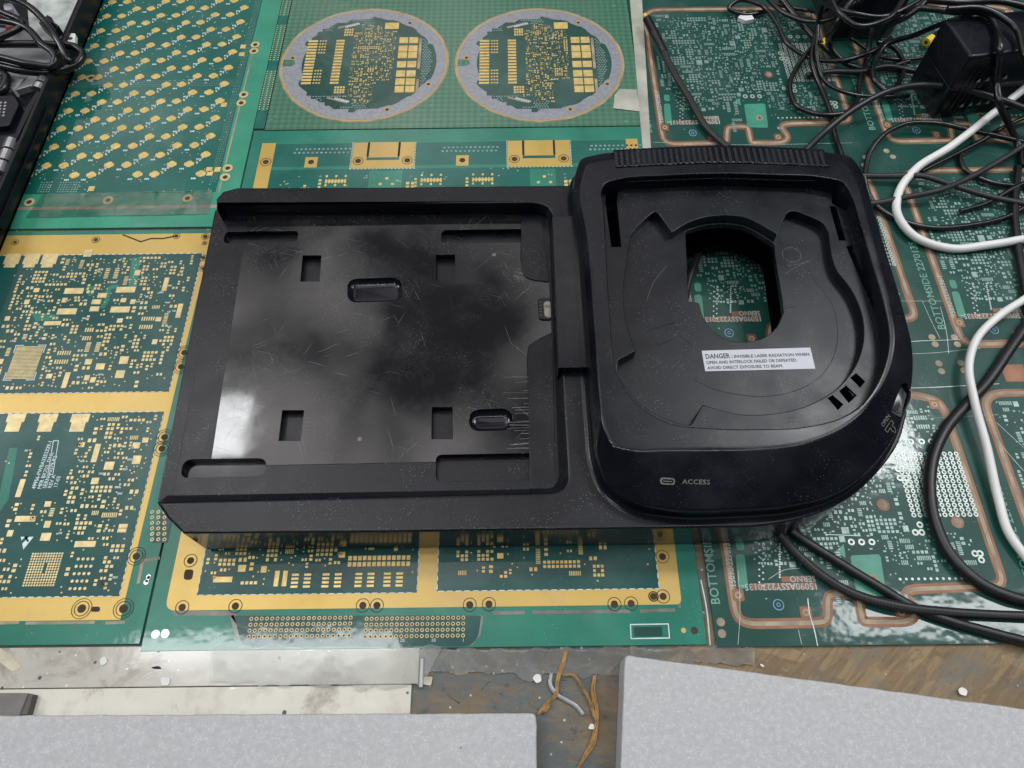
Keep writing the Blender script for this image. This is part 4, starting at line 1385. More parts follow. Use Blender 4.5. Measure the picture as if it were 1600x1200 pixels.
for k in range(5):
    tt = k / 4
    l = []
    for i in range(N):
        a = Vector((Op[i].x, Op[i].y, 3.0)) + out_n[i] * .34; bq = Vector((Op[i].x, Op[i].y, 3.03)) + out_n[i] * .06; c = Vector((Op[i].x, Op[i].y, 3.40)) + out_n[i] * .03
        l.append(bez(a, bq, c, tt))
    loops.append(l)
for k in range(6):                    # rounded rim between wall and slope
    tt = k / 5
    l = []
    for i in range(N):
        e = (Tp[i] - Op[i]); L = e.length
        r_ = min(.16, L * .4)
        a = Op[i] - Vector((0, 0, .16)); c = Op[i] + e / L * r_
        l.append(bez(a, Op[i], c, tt))
    loops.append(l)
Ti = [Vector((q.x, q.y, 5.0)) for q in offset([Vector((p.x, p.y, 0)) for p in Tp], -.14)]
for k in range(6):
    tt = k / 5
    l = []
    for i in range(N):
        e = (Op[i] - Tp[i]); L = e.length
        r_ = min(.12, L * .4)
        l.append(bez(Tp[i] + e / L * r_, Tp[i], Ti[i], tt))
    loops.append(l)
WELL = [(943, 318), (940, 300), (947, 286), (962, 281), (1040, 274), (1120, 271), (1210, 273), (1296, 279), (1318, 285), (1328, 300), (1343, 345), (1362, 410), (1382, 480), (1389, 525), (1384, 570), (1362, 616), (1315, 652), (1255, 667), (1180, 670), (1100, 668), (1050, 662), (1010, 642), (980, 612), (962, 580), (957, 540), (950, 440), (946, 370)]
wellp = ccw([Vector((q.x, q.y, 0)) for q in spline(px(WELL, 5.0), 4, True)])
def at_z(l, z):
    return [Vector((q.x, q.y, z)) for q in l]
def pocket(mb, outl, zt, zb_, r=.06, n=4, m=0):
    """rounded edge and wall of an opening whose wall follows OUTL (anticlockwise); returns the outline left open in the top face"""
    ls = []
    for k in range(n + 1):
        a_ = k / n * math.pi / 2
        ls.append(at_z(offset(outl, r * (1 - math.sin(a_))), zt - r * (1 - math.cos(a_))))
    ls.append(at_z(outl, zb_))
    mb.loft([l[::-1] for l in ls], False, False, m)
    return offset(outl, r)
b = MB(); b.loft(loops, True, False)
well_top = pocket(b, wellp, 5.0, 2.9, .07)
b.poly(loops[-1], 5.0, holes=[well_top])
b.poly(wellp, 2.9)
# the wide front slope and lower walls are smoother plastic
drive = b.build('drive_housing', [M['drive'], M['sleek']], D, weld=True)
bv = BVHTree.FromPolygons([v.co + world_loc(D) for v in drive.data.vertices], [p.vertices[:] for p in drive.data.polygons])
def hit(x, y):
    for _ in range(60):
        h = bv.ray_cast(Vector((0, 0, CAMH * S)), ray(x, y).normalized())
        if h[0] is not None:
            return h[0] / S, h[1]
        x, y = x + (1150 - x) * .01, y + (600 - y) * .01
    return P(x, y, 4.5), Vector((0, 0, 1))
me = drive.data
for p in me.polygons:
    if p.normal.z < .985 and p.normal.y < -.12 and p.center.y + D.location.y < .165:
        p.material_index = 1
    elif abs(p.normal.z) < .975 and p.normal.x > .1 and p.center.x + D.location.x > .16:
        p.material_index = 1
# grip recess
gr_in = px([(962, 263), (1040, 259), (1120, 256), (1210, 258), (1296, 262)], 5.0)
gr_out = [q + Vector((0, 2.0, 0)) for q in gr_in][::-1]
gcut = MB(); gcut.prism([*gr_in, *gr_out], 4.86, 6); gcut = gcut.build('cutter', [], weld=True)
# open button pocket
bpx = [(1392, 642), (1409, 600), (1417, 598), (1427, 612), (1421, 650), (1408, 657)]
bh = [hit(*q) for q in bpx]
bn_ = sum((n for h, n in bh), Vector((0, 0, 0))).normalized()
bc = MB()
k0 = len(bc.v); pts_ = [h for h, n in bh]
lo = [p - bn_ * .42 for p in pts_]; hi = [p + bn_ * .4 for p in pts_]
bc.loft([lo, hi]); bcut = bc.build('cutter', [], weld=True)
led_h, led_n = hit(1043, 752)
cut(drive, [gcut, bcut, cutter(offset(wellp, -.02), -1, 4.2)])
resmooth(drive, 28)
wn_ = drive.modifiers.new('normals', 'WEIGHTED_NORMAL'); wn_.keep_sharp = True
# ribs of the grip
b = MB()
rib_in = spline(px([(962, 262), (1040, 258), (1120, 255), (1210, 257), (1296, 261)], 5.0), 12)
rib_out = spline(px([(962, 239), (1040, 235), (1120, 232), (1210, 234), (1296, 238)], 4.6), 12)
NR = 36
for i in range(NR):
    t_ = (i + .5) / NR * (len(rib_in) - 1); k = min(int(t_), len(rib_in) - 2); f_ = t_ - k
    A = rib_in[k].lerp(rib_in[k + 1], f_); B = rib_out[k].lerp(rib_out[k + 1], f_)
    hw = .180
    prof = [(A.y + .03, 4.80), (A.y + .03, 4.93), (A.y + .09, 4.99), (B.y - .34, 5.0), (B.y - .16, 4.965), (B.y - .05, 4.88), (B.y + .0, 4.72), (B.y + .0, 4.0), (B.y - .15, 4.0), (B.y - .35, 4.78)]
    b.loft([[Vector((A.x - hw, y, z)) for y, z in prof], [Vector((A.x - hw * .0, y + (.012 if z > 4.6 else 0), z + (.03 if z > 4.9 else 0))) for y, z in prof], [Vector((A.x + hw, y, z)) for y, z in prof]])
b.build('grip_ribs', M['drive'], D, weld=True, bevel=.045)
b = MB()
fl = [Vector((q.x, q.y, 0)) for q in gr_in]; fl2 = [q + Vector((0, .95, 0)) for q in gr_in][::-1]
b.prism([*fl, *[Vector((q.x, q.y, 0)) for q in fl2]], 4.8, 4.872); b.build('grip_channel', M['dust'], D)
# LED slot, lettering
def frame(n):
    n = n.normalized(); n = -n if n.z < 0 else n; x = Vector((0, 0, 1)).cross(n).normalized(); y = n.cross(x)
    return Matrix((x, y, n)).transposed()
fr = frame(led_n)
b = MB()
lo_ = rrect([(-.33, -.15), (.33, -.15), (.33, .15), (-.33, .15)], .14)
for r0, r1, z0, z1 in ((1.0, .78, .005, .035),):
    o_ = [led_h + fr @ Vector((q.x, q.y, z1)) for q in lo_]; i_ = [led_h + fr @ Vector((q.x * .82, q.y * .6, z1)) for q in lo_]; lw = [led_h + fr @ Vector((q.x * 1.05, q.y * 1.1, -.02)) for q in lo_]
    b.loft([lw, o_, i_], cap0=False, cap1=False)
led = b.build('access_light', M['relief'], D, smooth=True)
b = MB(); b.face([led_h + fr @ Vector((q.x * .85, q.y * .65, .012)) for q in lo_]); b.build('lens', M['sleek'], led)
b = MB(); b.rect(0, 0, .42, .04, 0); b.v = [led_h + fr @ Vector((v.x, v.y, .02)) for v in b.v]; b.build('light_bar', M['relief'], led)
ah, an = hit(1066, 756)
text('raised_lettering', 'ACCESS', .30, ah + an * .012, M['relief'], D, basis=frame(an), width=1.15, spacing=1.05, thick=.004)
oh, on = hit(1380, 668)
fo_ = frame(on)
text('raised_lettering', 'OPEN', .28, oh + on * .02, M['relief'], D, basis=fo_ @ Matrix.Rotation(math.radians(8), 3, 'Z'), width=1.0, thick=.004)
ar_ = MB()
for pl in ([(-.02, -.12), (.62, -.06)], [(-.02, -.12), (.0, -.30), (.30, -.26)], [(.62, -.06), (.60, -.24), (.44, -.26)], [(.30, -.26), (.26, -.42)], [(.44, -.26), (.50, -.42), (.36, -.62), (.24, -.42)]):
    ar_.ribbon([Vector((q[0], q[1], 0)) for q in pl], .035, 0)
ar_.v = [oh + fo_ @ Vector((v.x, v.y, .02)) for v in ar_.v]
ar_.build('arrow_mark', M['relief'], D)
# open button
cb = sum(pts_, Vector((0, 0, 0))) / len(pts_)
sh = [cb + (p - cb) * .86 for p in pts_]
zs = [p.z for p in sh]
def face_at(k_, d_):
    return [cb + (p - cb) * k_ - bn_ * (d_ + .20 * (p.z - min(zs)) / (max(zs) - min(zs) + 1e-6)) for p in pts_]
b = MB(); b.loft([[p - bn_ * .5 for p in sh], face_at(.86, .05), face_at(.70, -.01)])
b.build('open_button', M['sleek'], D, weld=True, smooth=True, angle=25)
b = MB(); b.tube([p + bn_ * .0 for p in (pts_[2], pts_[3], pts_[4], pts_[5])], .045, 8, sub=5); b.build('button_lip', M['sleek'], D, smooth=True)
# the disc well floor
deckp = offset(wellp, .10)
def mixed(segs, z, sub=5):
    """outline of straight runs and smooth runs (marked with ~)"""
    out = []
    for kind, pts in segs:
        q = px(pts, z)
        out += spline(q, sub) if kind == '~' else q
    r_ = []
    for p in out:
        if not r_ or (p - r_[-1]).length > .03:
            r_.append(Vector((p.x, p.y, 0)))
    if (r_[0] - r_[-1]).length < .03:
        r_.pop()
    return r_
STEP = [('-', [(984, 378)]), ('~', [(986, 366), (1001, 349), (1018, 334)]), ('~', [(1018, 334), (1024, 331), (1029, 334)]), ('-', [(1050, 363)]), ('~', [(1052, 362), (1080, 346), (1120, 337), (1165, 340), (1211, 364)]), ('-', [(1214, 367), (1228, 336)]),
        ('~', [(1229, 334), (1236, 330), (1262, 337), (1288, 351), (1294, 362)]), ('~', [(1294, 364), (1303, 412), (1309, 425)]), ('~', [(1310, 426), (1332, 455), (1346, 490), (1349, 530), (1336, 572), (1306, 608), (1260, 634), (1200, 647), (1150, 646), (1107, 635)]),
        ('~', [(1106, 634), (1099, 632), (1095, 636)]), ('-', [(1082, 660), (1078, 664)]), ('~', [(1060, 661), (1018, 643), (985, 614), (964, 582)]), ('-', [(966, 563), (993, 549)]), ('~', [(993, 547), (979, 505), (974, 450), (979, 410), (983, 382)])]
stepw = mixed(STEP, 4.0)
stepp = stepw
SLOT = [('-', [(1070, 330), (1074, 420), (1076, 470)]), ('-', [(1092, 473)]), ('~', [(1093, 475), (1099, 495), (1113, 515), (1136, 530), (1165, 534), (1194, 527), (1214, 510), (1224, 488)]), ('-', [(1222, 468), (1211, 400), (1204, 330)])]
slotp = mixed(SLOT, 3.4)
slot_dense = []
for a_, q_ in zip(slotp, slotp[1:] + slotp[:1]):
    k_ = max(1, int((q_ - a_).length / .12))
    slot_dense += [a_.lerp(q_, u_ / k_) for u_ in range(k_)]
thr = []
for pl in ([(949, 290), (966, 290), (964, 315), (971, 386), (955, 386), (946, 318)], [(1296, 322), (1306, 322), (1322, 376), (1311, 376)], [(1300, 318), (1299, 288), (1318, 290), (1330, 330), (1322, 330)], [(1322, 385), (1331, 383), (1376, 492), (1372, 500)],
           ):
    thr.append(cutter([Vector((q.x, q.y, 0)) for q in px(pl, 4.0)], 2.9, 4.5))
for pl in ([(1293, 622), (1301, 617), (1318, 632), (1309, 641)], [(1311, 611), (1322, 602), (1339, 618), (1326, 630)], [(1328, 590), (1338, 583), (1352, 596), (1344, 606)]):
    thr.append(cutter([Vector((q.x, q.y, 0)) for q in px(pl, 4.0)], 2.9, 4.5))
def inside(p, poly_):
    c = False
    for a, q in zip(poly_, poly_[1:] + poly_[:1]):
        if (a.y > p.y) != (q.y > p.y) and p.x < (q.x - a.x) * (p.y - a.y) / (q.y - a.y) + a.x:
            c = not c
    return c
lim = offset(deckp, -.12)
cc = Vector((P(1160, 480, 4).x, P(1160, 480, 4).y, 0))
def pull(p):
    for _ in range(200):
        if inside(p, lim):
            break
        p = p + (cc - p).normalized() * .02
    return p
stepp = ccw([pull(p) for p in stepp]); slotp = ccw(slotp)
stepl = ccw(stepp)
slot_in = slotp
top_y = [q for q in stepp]
b = MB()
b.loft([at_z(deckp, 3.05), at_z(deckp, 4.0)], False, False)
b.poly(deckp, 4.0, holes=[pocket(b, stepp, 4.0, 3.4, .055)])
# the slot reaches back under the arch, so its rear edge is kept just in front of the step
def pull2(p):
    for _ in range(200):
        if inside(p, offset(stepp, -.10)):
            break
        p = p + (Vector((cc.x, cc.y - 1.0, 0)) - p).normalized() * .02
    return p
slotq = ccw([pull2(p) for p in slot_dense])
b.poly(stepp, 3.4, holes=[pocket(b, slotq, 3.4, 3.05, .05)])
b.poly(deckp, 3.05, holes=[slotq])
deck = b.build('disc_well', [M['deck']], D, weld=True)
cut(deck, thr)
resmooth(deck, 28)
wn_ = deck.modifiers.new('normals', 'WEIGHTED_NORMAL'); wn_.keep_sharp = True
b = MB(); q_ = px([(1326, 610), (1338, 603), (1345, 612), (1333, 620)], 3.9); b.prism(q_, 3.3, 3.9); b.build('latch_tab', M['plastic'], D, bevel=.04)
# shallow ridge ring and spindle recess lines on the well floor
b = MB()
arc = spline(px([(1083, 592), (1110, 606), (1150, 616), (1200, 619), (1245, 610), (1285, 585), (1306, 545), (1308, 505), (1297, 470), (1275, 440), (1262, 420)], 3.4), 6)
b.tube(arc, .012, 6, sub=1); b.tube(px([(1014, 516), (1060, 502)], 3.4), .012, 6, sub=2); b.tube(px([(1014, 516), (1028, 540), (1064, 525), (1083, 541)], 3.4), .014, 6, sub=1)
b.tube(spline(px([(1228, 420), (1222, 380), (1218, 372)], 3.4), 3), .012, 6, sub=1); b.tube(px([(1225, 482), (1243, 480)], 3.4), .012, 6, sub=2); b.tube(spline(px([(1030, 420), (1012, 450), (1008, 480)], 3.4), 5), .012, 6, sub=1)
b.build('moulded_ridges', M['deck'], D, smooth=True)
b = MB()
cm_ = P(1237, 398, 3.402); b.ring(cm_.x, cm_.y, .50, .515, 3.403, n=28)
for pl in ([(1226, 428), (1243, 418), (1262, 408)], [(1228, 415), (1246, 413), (1266, 408)], [(1010, 470), (1022, 440), (1042, 415)]):
    b.ribbon(spline(px(pl, 3.4), 4), .014, 3.404)
b.build('scratch_marking', M['relief'], D)
# rear flap inside the well
b = MB()
fp = px([(966, 287), (1120, 281), (1294, 286)], 4.55)
b.loft([[fp[0], fp[1], fp[2], fp[2] + Vector((0, .5, 0)), fp[1] + Vector((0, .5, 0)), fp[0] + Vector((0, .5, 0))], [q + Vector((0, 0, .12)) for q in (fp[0], fp[1], fp[2], fp[2] + Vector((0, .5, 0)), fp[1] + Vector((0, .5, 0)), fp[0] + Vector((0, .5, 0)))]])
b.build('rear_lip', M['drive'], D, weld=True, bevel=.03)
# sticker
sk = px([(1096.5, 548), (1266, 543), (1274, 576), (1102, 580)], 3.42)
b = MB(); b.prism(sk, 3.402, 3.42); lab = b.build('warning_label', M['label'], D)
ex = (sk[1] - sk[0]); ey = (sk[3] - sk[0])
rzl = math.atan2(ex.y, ex.x)
H_ = ey.length; W_ = ex.length
bx_ = Matrix.Rotation(rzl, 3, 'Z')
sxk = 1
def lab_text(body, u, v, size, width, thick=.007):
    o = text('lettering', body, size, (0, 0, 0), M['ink'], lab, thick=thick)
    me = o.data
    xs = [w.co.x for w in me.vertices]; w0 = max(xs) - min(xs); x0 = min(xs)
    og = world_loc(lab)
    for w in me.vertices:
        uu = (u * W_ + (w.co.x - x0) / w0 * width * W_); vv = v * H_ - (w.co.y + og.y) / S
        pos = sk[0] + ex * (uu / W_) + ey * (vv / H_)
        w.co = Vector((pos.x, pos.y, 3.424)) * S - og
lab_text('DANGER', .025, .40, .40, .225, .012)
lab_text(':', .262, .40, .3, .012)
lab_text('INVISIBLE LASER RADIATION WHEN', .285, .40, .245, .69)
lab_text('OPEN AND INTERLOCK FAILED OR DEFEATED.', .022, .66, .245, .83)
lab_text('AVOID DIRECT EXPOSURE TO BEAM.', .022, .92, .245, .69)

# base: tray frame with recess open to the left
ZT = 3.0
inner_top = [Vector((q.x, q.y, ZT)) for q in rrect(px([(342, 319), (863, 316.5), (890, 770), (247, 785)], ZT), [0, 1.3, 1.0, 0], 8)]
inner_bot = [Vector((q.x, q.y, 1.95)) for q in rrect(px([(345, 336.5), (857, 335.5), (873, 763), (262, 774)], 1.95), [0, 1.1, .8, 0], 8)]
for q in inner_bot: q.z = 1.95
drO = [Vector((q.x, q.y, 0)) for q in px([(a, b) for a, b, z in OK[8:14]], 4.6)]
outer = px([(338, 326), (338, 310), (348, 299), (370, 293), (600, 292), (896, 289)], ZT)[::-1]
outer_path = [P(247, 789, ZT), P(262, 810, ZT), P(286, 833, ZT), P(600, 831, ZT), P(960, 826, ZT), P(1100, 824, ZT), P(1200, 820, ZT), P(1270, 805, ZT), P(1328, 777, ZT), P(1374, 735, ZT), P(1405, 690, ZT), P(1418, 645, ZT)]
right = [q + Vector((-.12, -.1, 3.0)) for q in drO][::-1]
right = [Vector((q.x, q.y, ZT)) for q in right]
fr_front = spline(outer_path[3:] , 4)
outline = [outer_path[0], outer_path[1], outer_path[2]] + fr_front + right[1:] + [P(896, 289, ZT) + Vector((13, .0, 0))] + outer
# split outline: closed polygon = outline (front-left round to far-left) + inner path (far-left to near-left)
nin = len(inner_top)
poly = [Vector((q.x, q.y, ZT)) for q in outline] + [Vector((q.x, q.y, ZT)) for q in inner_top]
polyb = [Vector((q.x, q.y, .3)) for q in outline] + [Vector((q.x, q.y, 1.95)) for q in inner_bot]
is_ccw = sum(a.x * b.y - b.x * a.y for a, b in zip(poly, poly[1:] + poly[:1])) > 0
no = len(outline)
ins = offset(poly, -.13)
def lvl(fo, fi):
    return [fo(i) if i < no else fi(i) for i in range(len(poly))]
L0 = lvl(lambda i: Vector((poly[i].x, poly[i].y, .3)), lambda i: polyb[i] - Vector((0, 0, .4)))
L1 = lvl(lambda i: Vector((poly[i].x, poly[i].y, 2.0)), lambda i: polyb[i])
rim = []
for k in range(5):
    tt = k / 4
    rim.append(lvl(lambda i: bez(poly[i] - Vector((0, 0, .13)), poly[i], Vector((ins[i].x, ins[i].y, ZT)), tt),
                   lambda i: bez(poly[i] + (polyb[i] - poly[i]) * .09, poly[i], Vector((ins[i].x, ins[i].y, ZT)), tt)))
b = MB()
ls = [L0, L1] + rim
if not is_ccw:
    ls = [l[::-1] for l in ls]
b.loft(ls, cap0=False, cap1=False)
top = ls[-1]
def capf(mb, loop, flip=False):
    k = len(mb.v); mb.v += [Vector(p) for p in loop]
    for tri in tessellate_polygon([[Vector((p.x, p.y, 0)) for p in loop]]):
        a = [loop[i] for i in tri]
        nz_ = (a[1] - a[0]).cross(a[2] - a[0]).z
        if (nz_ < 0) != flip: tri = tri[::-1]
        mb.f.append([k + i for i in tri]); mb.m.append(0)
capf(b, top); capf(b, ls[0], True)
base = b.build('base_frame', [M['plastic'], M['sleek']], D, weld=True)
wl2 = offset(wellp, -.35)
cut(base, [cutter(wl2, -2, 9)])
sl_ = offset(slotp, .9)
b = MB(); sq_ = offset(slotq, .03)  # added floor and shroud block light so the slot interior stays dark
b.poly(ccw([Vector((q.x, q.y, 0)) for q in offset(wellp, -.2)]), 1.3, holes=[sq_, [Vector((q.x, q.y + .75, 0)) for q in rrect(px([(944, 284), (972, 284), (976, 392), (944, 392)], 4.0), .2)]])
b.loft([at_z(sq_, 3.02), at_z(sq_, 1.3)], False, False)
b.build('added_light_shroud', M['shade_black'], D)
me = base.data
for p in me.polygons:
    if abs(p.normal.z) < .3 and p.normal.y < -.5 and p.center.y * 100 + 20 < 11.2:
        p.material_index = 1
resmooth(base, 30); 
wnm = base.modifiers.new('normals', 'WEIGHTED_NORMAL'); wnm.keep_sharp = True
# tray floor slab
lf = px([(340, 338), (262, 778)], 2.0)
fl_out = [P(336, 330, 1.7), P(246, 787, 1.7), P(255, 800, 1.7) + Vector((.4, .2, 0)), P(290, 826, 1.7), P(900, 815, 1.7), P(905, 300, 1.7), P(372, 300, 1.7)]
fl_out = [Vector((q.x, q.y, 0)) for q in fl_out]
fl_out[2] = Vector((fl_out[1].x + .5, fl_out[1].y - .6, 0))
b = MB(); b.prism([fl_out[0], fl_out[1], fl_out[1] + Vector((.8, -.5, 0)), fl_out[1] + Vector((.8, 0, 0)), fl_out[0] + Vector((.8, 0, 0)), fl_out[0] + Vector((.8, .4, 0))], .22, 1.80)
rimo = b.build('side_rim', M['plastic'], D, weld=True, bevel=.10)
li = px([(351, 336), (270, 776)], 2.0)
tray = MB(); tray.prism([li[0], li[1], Vector((li[1].x + 1, 10.2, 0)), Vector((4.3, 10.2, 0)), Vector((4.3, 29.7, 0)), Vector((li[0].x + .6, 29.7, 0))], 1.5, 2.0)
tray = tray.build('tray_floor', [M['plastic']], D, weld=True)
def pill(c, r=.35):
    return rrect([Vector((q.x, q.y, 0)) for q in px(c, 2.0)], r, 6)
slots = [pill([(352, 362), (467, 361), (464, 379), (349, 380)], .32), pill([(690, 360), (824, 358), (825, 379), (689, 380)], .34), pill([(287, 718), (417, 716), (415, 744), (281, 747)], .48), pill([(681, 711), (842, 708), (845, 749), (681, 753)], .36)]
PG = [(388, 337.5), (600, 337), (815, 336), (816, 400), (821, 430), (850, 437), (862, 440), (862, 470), (866, 560), (822, 561), (826, 640), (829, 708), (829, 719), (680, 722), (416, 727), (328, 730), (330, 716), (378, 400)]
PG = [(388, 337.5), (600, 337), (815, 336), (813, 405), (818, 425), (832, 434), (858, 436), (862, 520), (845, 528), (826, 540), (823, 560), (826, 640), (829, 719), (680, 722), (416, 727), (328, 731), (360, 520)]
b = MB(); b.prism([Vector((q.x, q.y, 0)) for q in px(PG, 2.03)], 1.7, 2.03)
panel = b.build('glossy_panel', [M['gloss']], D, weld=True)
pits = [px(q, 2.03) for q in ([(473, 399), (502, 399), (499, 440), (469, 440)], [(681, 398), (711, 398), (711, 438), (681, 438)], [(441, 641), (475, 641), (470, 689), (435, 689)], [(675, 636), (707, 636), (708, 686), (674, 686)])]
pits = [[Vector((q.x, q.y, 0)) for q in l] for l in pits]
for o in (tray, panel):
    cut(o, [cutter(s_, 1.58, 3) for s_ in slots] + [cutter(s_, 1.57, 3) for s_ in pits])
# slot floors
for s_, mt in zip(slots, ('plastic', 'plastic', 'sleek', 'plastic')):
    b = MB(); b.prism(offset(s_, .02), 1.40, 1.585); b.build('slot_floor', M[mt], D)
for s_ in pits:
    b = MB(); b.prism(offset(s_, .02), 1.35, 1.575); b.build('slot_floor', M['deck'], D)
# oval dimples: dished ovals set into the panel
dims = [[(543, 436), (627, 433), (629, 470), (543, 473)], [(733, 640), (800, 638), (802, 672), (733, 674)]]
dcs = []
for dq in dims:
    rp_ = rrect([Vector((q.x, q.y, 0)) for q in px(dq, 2.03)], .62, 8)
    dcs.append(rp_)
cut(panel, [cutter(r_, 1.5, 3) for r_ in dcs]); 
cut(tray, [cutter(r_, 1.55, 3) for r_ in dcs])
for r_ in dcs:
    b = MB(); ls = []
    c_ = sum(r_, Vector((0, 0, 0))) / len(r_)
    for k in range(9):
        a_ = k / 8 * math.pi / 2
        d_ = .42 * (1 - math.cos(a_)); z_ = 2.028 - .36 * math.sin(a_)
        ls.append([Vector((q.x, q.y, z_)) for q in offset(r_, -d_ * 1.0 + .003)])
    if sum(a.x * q.y - q.x * a.y for a, q in zip(r_, r_[1:] + r_[:1])) > 0:
        ls = [l[::-1] for l in ls]
    b.loft(ls, cap0=False, cap1=True); b.build('dimple', M['sleek'], D, smooth=True, angle=60)
for o in (tray, panel):
    resmooth(o, 30); soften(o, .03, 2, 40)
# edge worn line and tiny screws
b = MB()
for a_, c_ in ((562, 686), (772, 398)):
    p = P(a_, c_, 2.03); b.disc(p.x, p.y, .12, 2.036, n=14)
b.build('screw_mark', M['relief'], D)
# worn light rub marks at the panel edge
b = MB(); rg = random.Random(2)
for i in range(26):
    yy = rg.uniform(585, 706); x0 = rg.uniform(786, 822); p = P(x0, yy, 2.036); q = P(826, yy - rg.uniform(-1, 2), 2.036)
    b.ribbon([p, q], rg.uniform(.008, .03), 2.036 + i * .0002)
for i in range(10):
    yy = rg.uniform(418, 436); p = P(rg.uniform(800, 808), yy, 2.036); q = P(818, yy + 3, 2.036); b.ribbon([p, q], rg.uniform(.01, .03), 2.037 + i * .0002)
b.build('rub_marks', M['relief'], D)
# matte upper right tab and lower tab pads on the tray
def pad_(pts, z, r, mat, name, h=.10):
    q = rrect([Vector((p.x, p.y, 0)) for p in px(pts, z)], r, 5)
    b = MB(); b.prism(q, z - h, z); return b.build(name, mat, D, weld=True, bevel=.03)
pad_([(814, 337), (846, 336), (858, 440), (815, 435)], 2.10, [.02, .3, .1, .9], M['plastic'], 'tray_tab', .3)
pad_([(824, 534), (864, 524), (868, 764), (828, 764)], 2.06, [.9, .1, .1, .05], M['plastic'], 'tray_tab', .3)
# small latch by the connector
b = MB(); q_ = rrect(px([(840, 466), (860, 465), (862, 500), (842, 499)], 2.1), .2, 4); b.prism(q_, 1.9, 2.12); la = b.build('latch', M['sleek'], D, bevel=.03)
b = MB(); q_ = rrect(px([(849, 472), (860, 470), (861, 497), (851, 495)], 2.15), .18, 4); b.prism(q_, 2.0, 2.15); b.build('latch_insert', M['dust'], la)
b = MB()
for i in range(5):
    p = P(845, 472 + i * 5, 2.13); b.rect(p.x, p.y, .14, .03, 2.126)
b.build('latch_ribs', M['relief'], la)
# connector cover bar between tray and drive
cb_ = px([(862, 338), (905, 336), (922, 574), (872, 575)], 3.55)
b = MB(); b.prism(cb_, 1.96, 3.55); b.build('connector_cover', M['sleek'], D, weld=True, bevel=.05)
b = MB(); q_ = px([(893, 338), (896, 338), (911, 574), (907, 574)], 3.56); b.prism(q_, 3.4, 3.575); b.build('cover_ridge', M['sleek'], D, bevel=.01)
# rear inner bridge between frame and drive so that the join is closed
# foot pads
b = MB()
for x, y in ((-14.5, 11.2), (-14.8, 28.5), (3, 11), (18, 26), (16, 14)):
    b.disc(x, y, .6, 0.21, n=20); b.prism([(x + .6 * math.cos(k * .5236), y + .6 * math.sin(k * .5236)) for k in range(12)], .03, .6)
b.build('rubber_feet', M['rubber2'], D)

# ------------------------------------------------------------------ power adapters
def adapter(label, fr0, fr1, height, length, side, vents=False):
    """fr0, fr1: ground points of the near end face; the body runs off to the right"""
    ax = (fr1 - fr0); W = ax.length; ax.normalize()
    dp = Vector((-ax.y, ax.x, 0))
    if dp.x < 0: dp = -dp
    if side < 0: dp = -dp
    t = thing('power_adapter', label, 'power adapter', (*(fr0 + ax * W / 2 + dp * length / 2).xy, .02))
    r = .45
    outl = rrect([fr0, fr1, fr1 + dp * length, fr0 + dp * length], .3, 4)
    outl = ccw([Vector((q.x, q.y, 0)) for q in outl])
    def wall(zz, d_):
        return [Vector((q.x, q.y, zz)) for q in offset(outl, d_)]
    b = MB()
    h2 = height * .52
    b.loft([wall(.05, -.12), wall(.3, 0), wall(h2 - .04, .03), wall(h2, -.03)]); lo = b.build('lower_shell', M['adapter'], t, smooth=True)
    b = MB()
    b.loft([wall(h2 + .005, -.03), wall(h2 + .05, .03), wall(height - .22, -.01), wall(height - .09, -.05), wall(height - .02, -.13), wall(height, -.24)]); up = b.build('upper_shell', M['adapter'], t, smooth=True, angle=40)
    return t, ax, dp, W
A0, A1 = P(1417, 129), P(1454, 188)
t, ax, dp, W = adapter('large black power adapter with ribbed side and triangular vent marks at the right', A0, A1, 5.0, 12.5, 1)
b = MB()
for k in range(4):
    for zz in (3.0, 1.0):
        c = A1 + dp * (1.6 + k * .62) + ax * .13
        b.face([c + Vector((0, 0, zz)) - dp * .16, c + Vector((0, 0, zz)) + dp * .16, c + Vector((0, 0, zz + .32))])
b.build('vent_marks', M['triangle'], t)
b = MB()
for k in range(5):
    c = A1 + dp * (.7 + k * .42) + ax * .05
    for s_ in (-1,):
        b.loft([[c + Vector((0, 0, .6)) + dp * .0, c + dp * .12 + Vector((0, 0, .6)), c + dp * .12 + ax * .05 + Vector((0, 0, .6))], [c + Vector((0, 0, 4.2)), c + dp * .12 + Vector((0, 0, 4.2)), c + dp * .12 + ax * .05 + Vector((0, 0, 4.2))]])
b.build('side_ribs', M['adapter'], t, weld=True)
B0, B1 = P(1296, 66), P(1392, 60)
bax = (B1 - B0).normalized()
t, ax, dp, W = adapter('smaller black power adapter at the top edge under the cable tangle', B0, B1, 4.0, 8.0, 1 if Vector((-bax.y, bax.x, 0)).y > 0 and Vector((-bax.y, bax.x, 0)).x > 0 else -1)
if dp.y < 0:
    for ch in t.children: pass
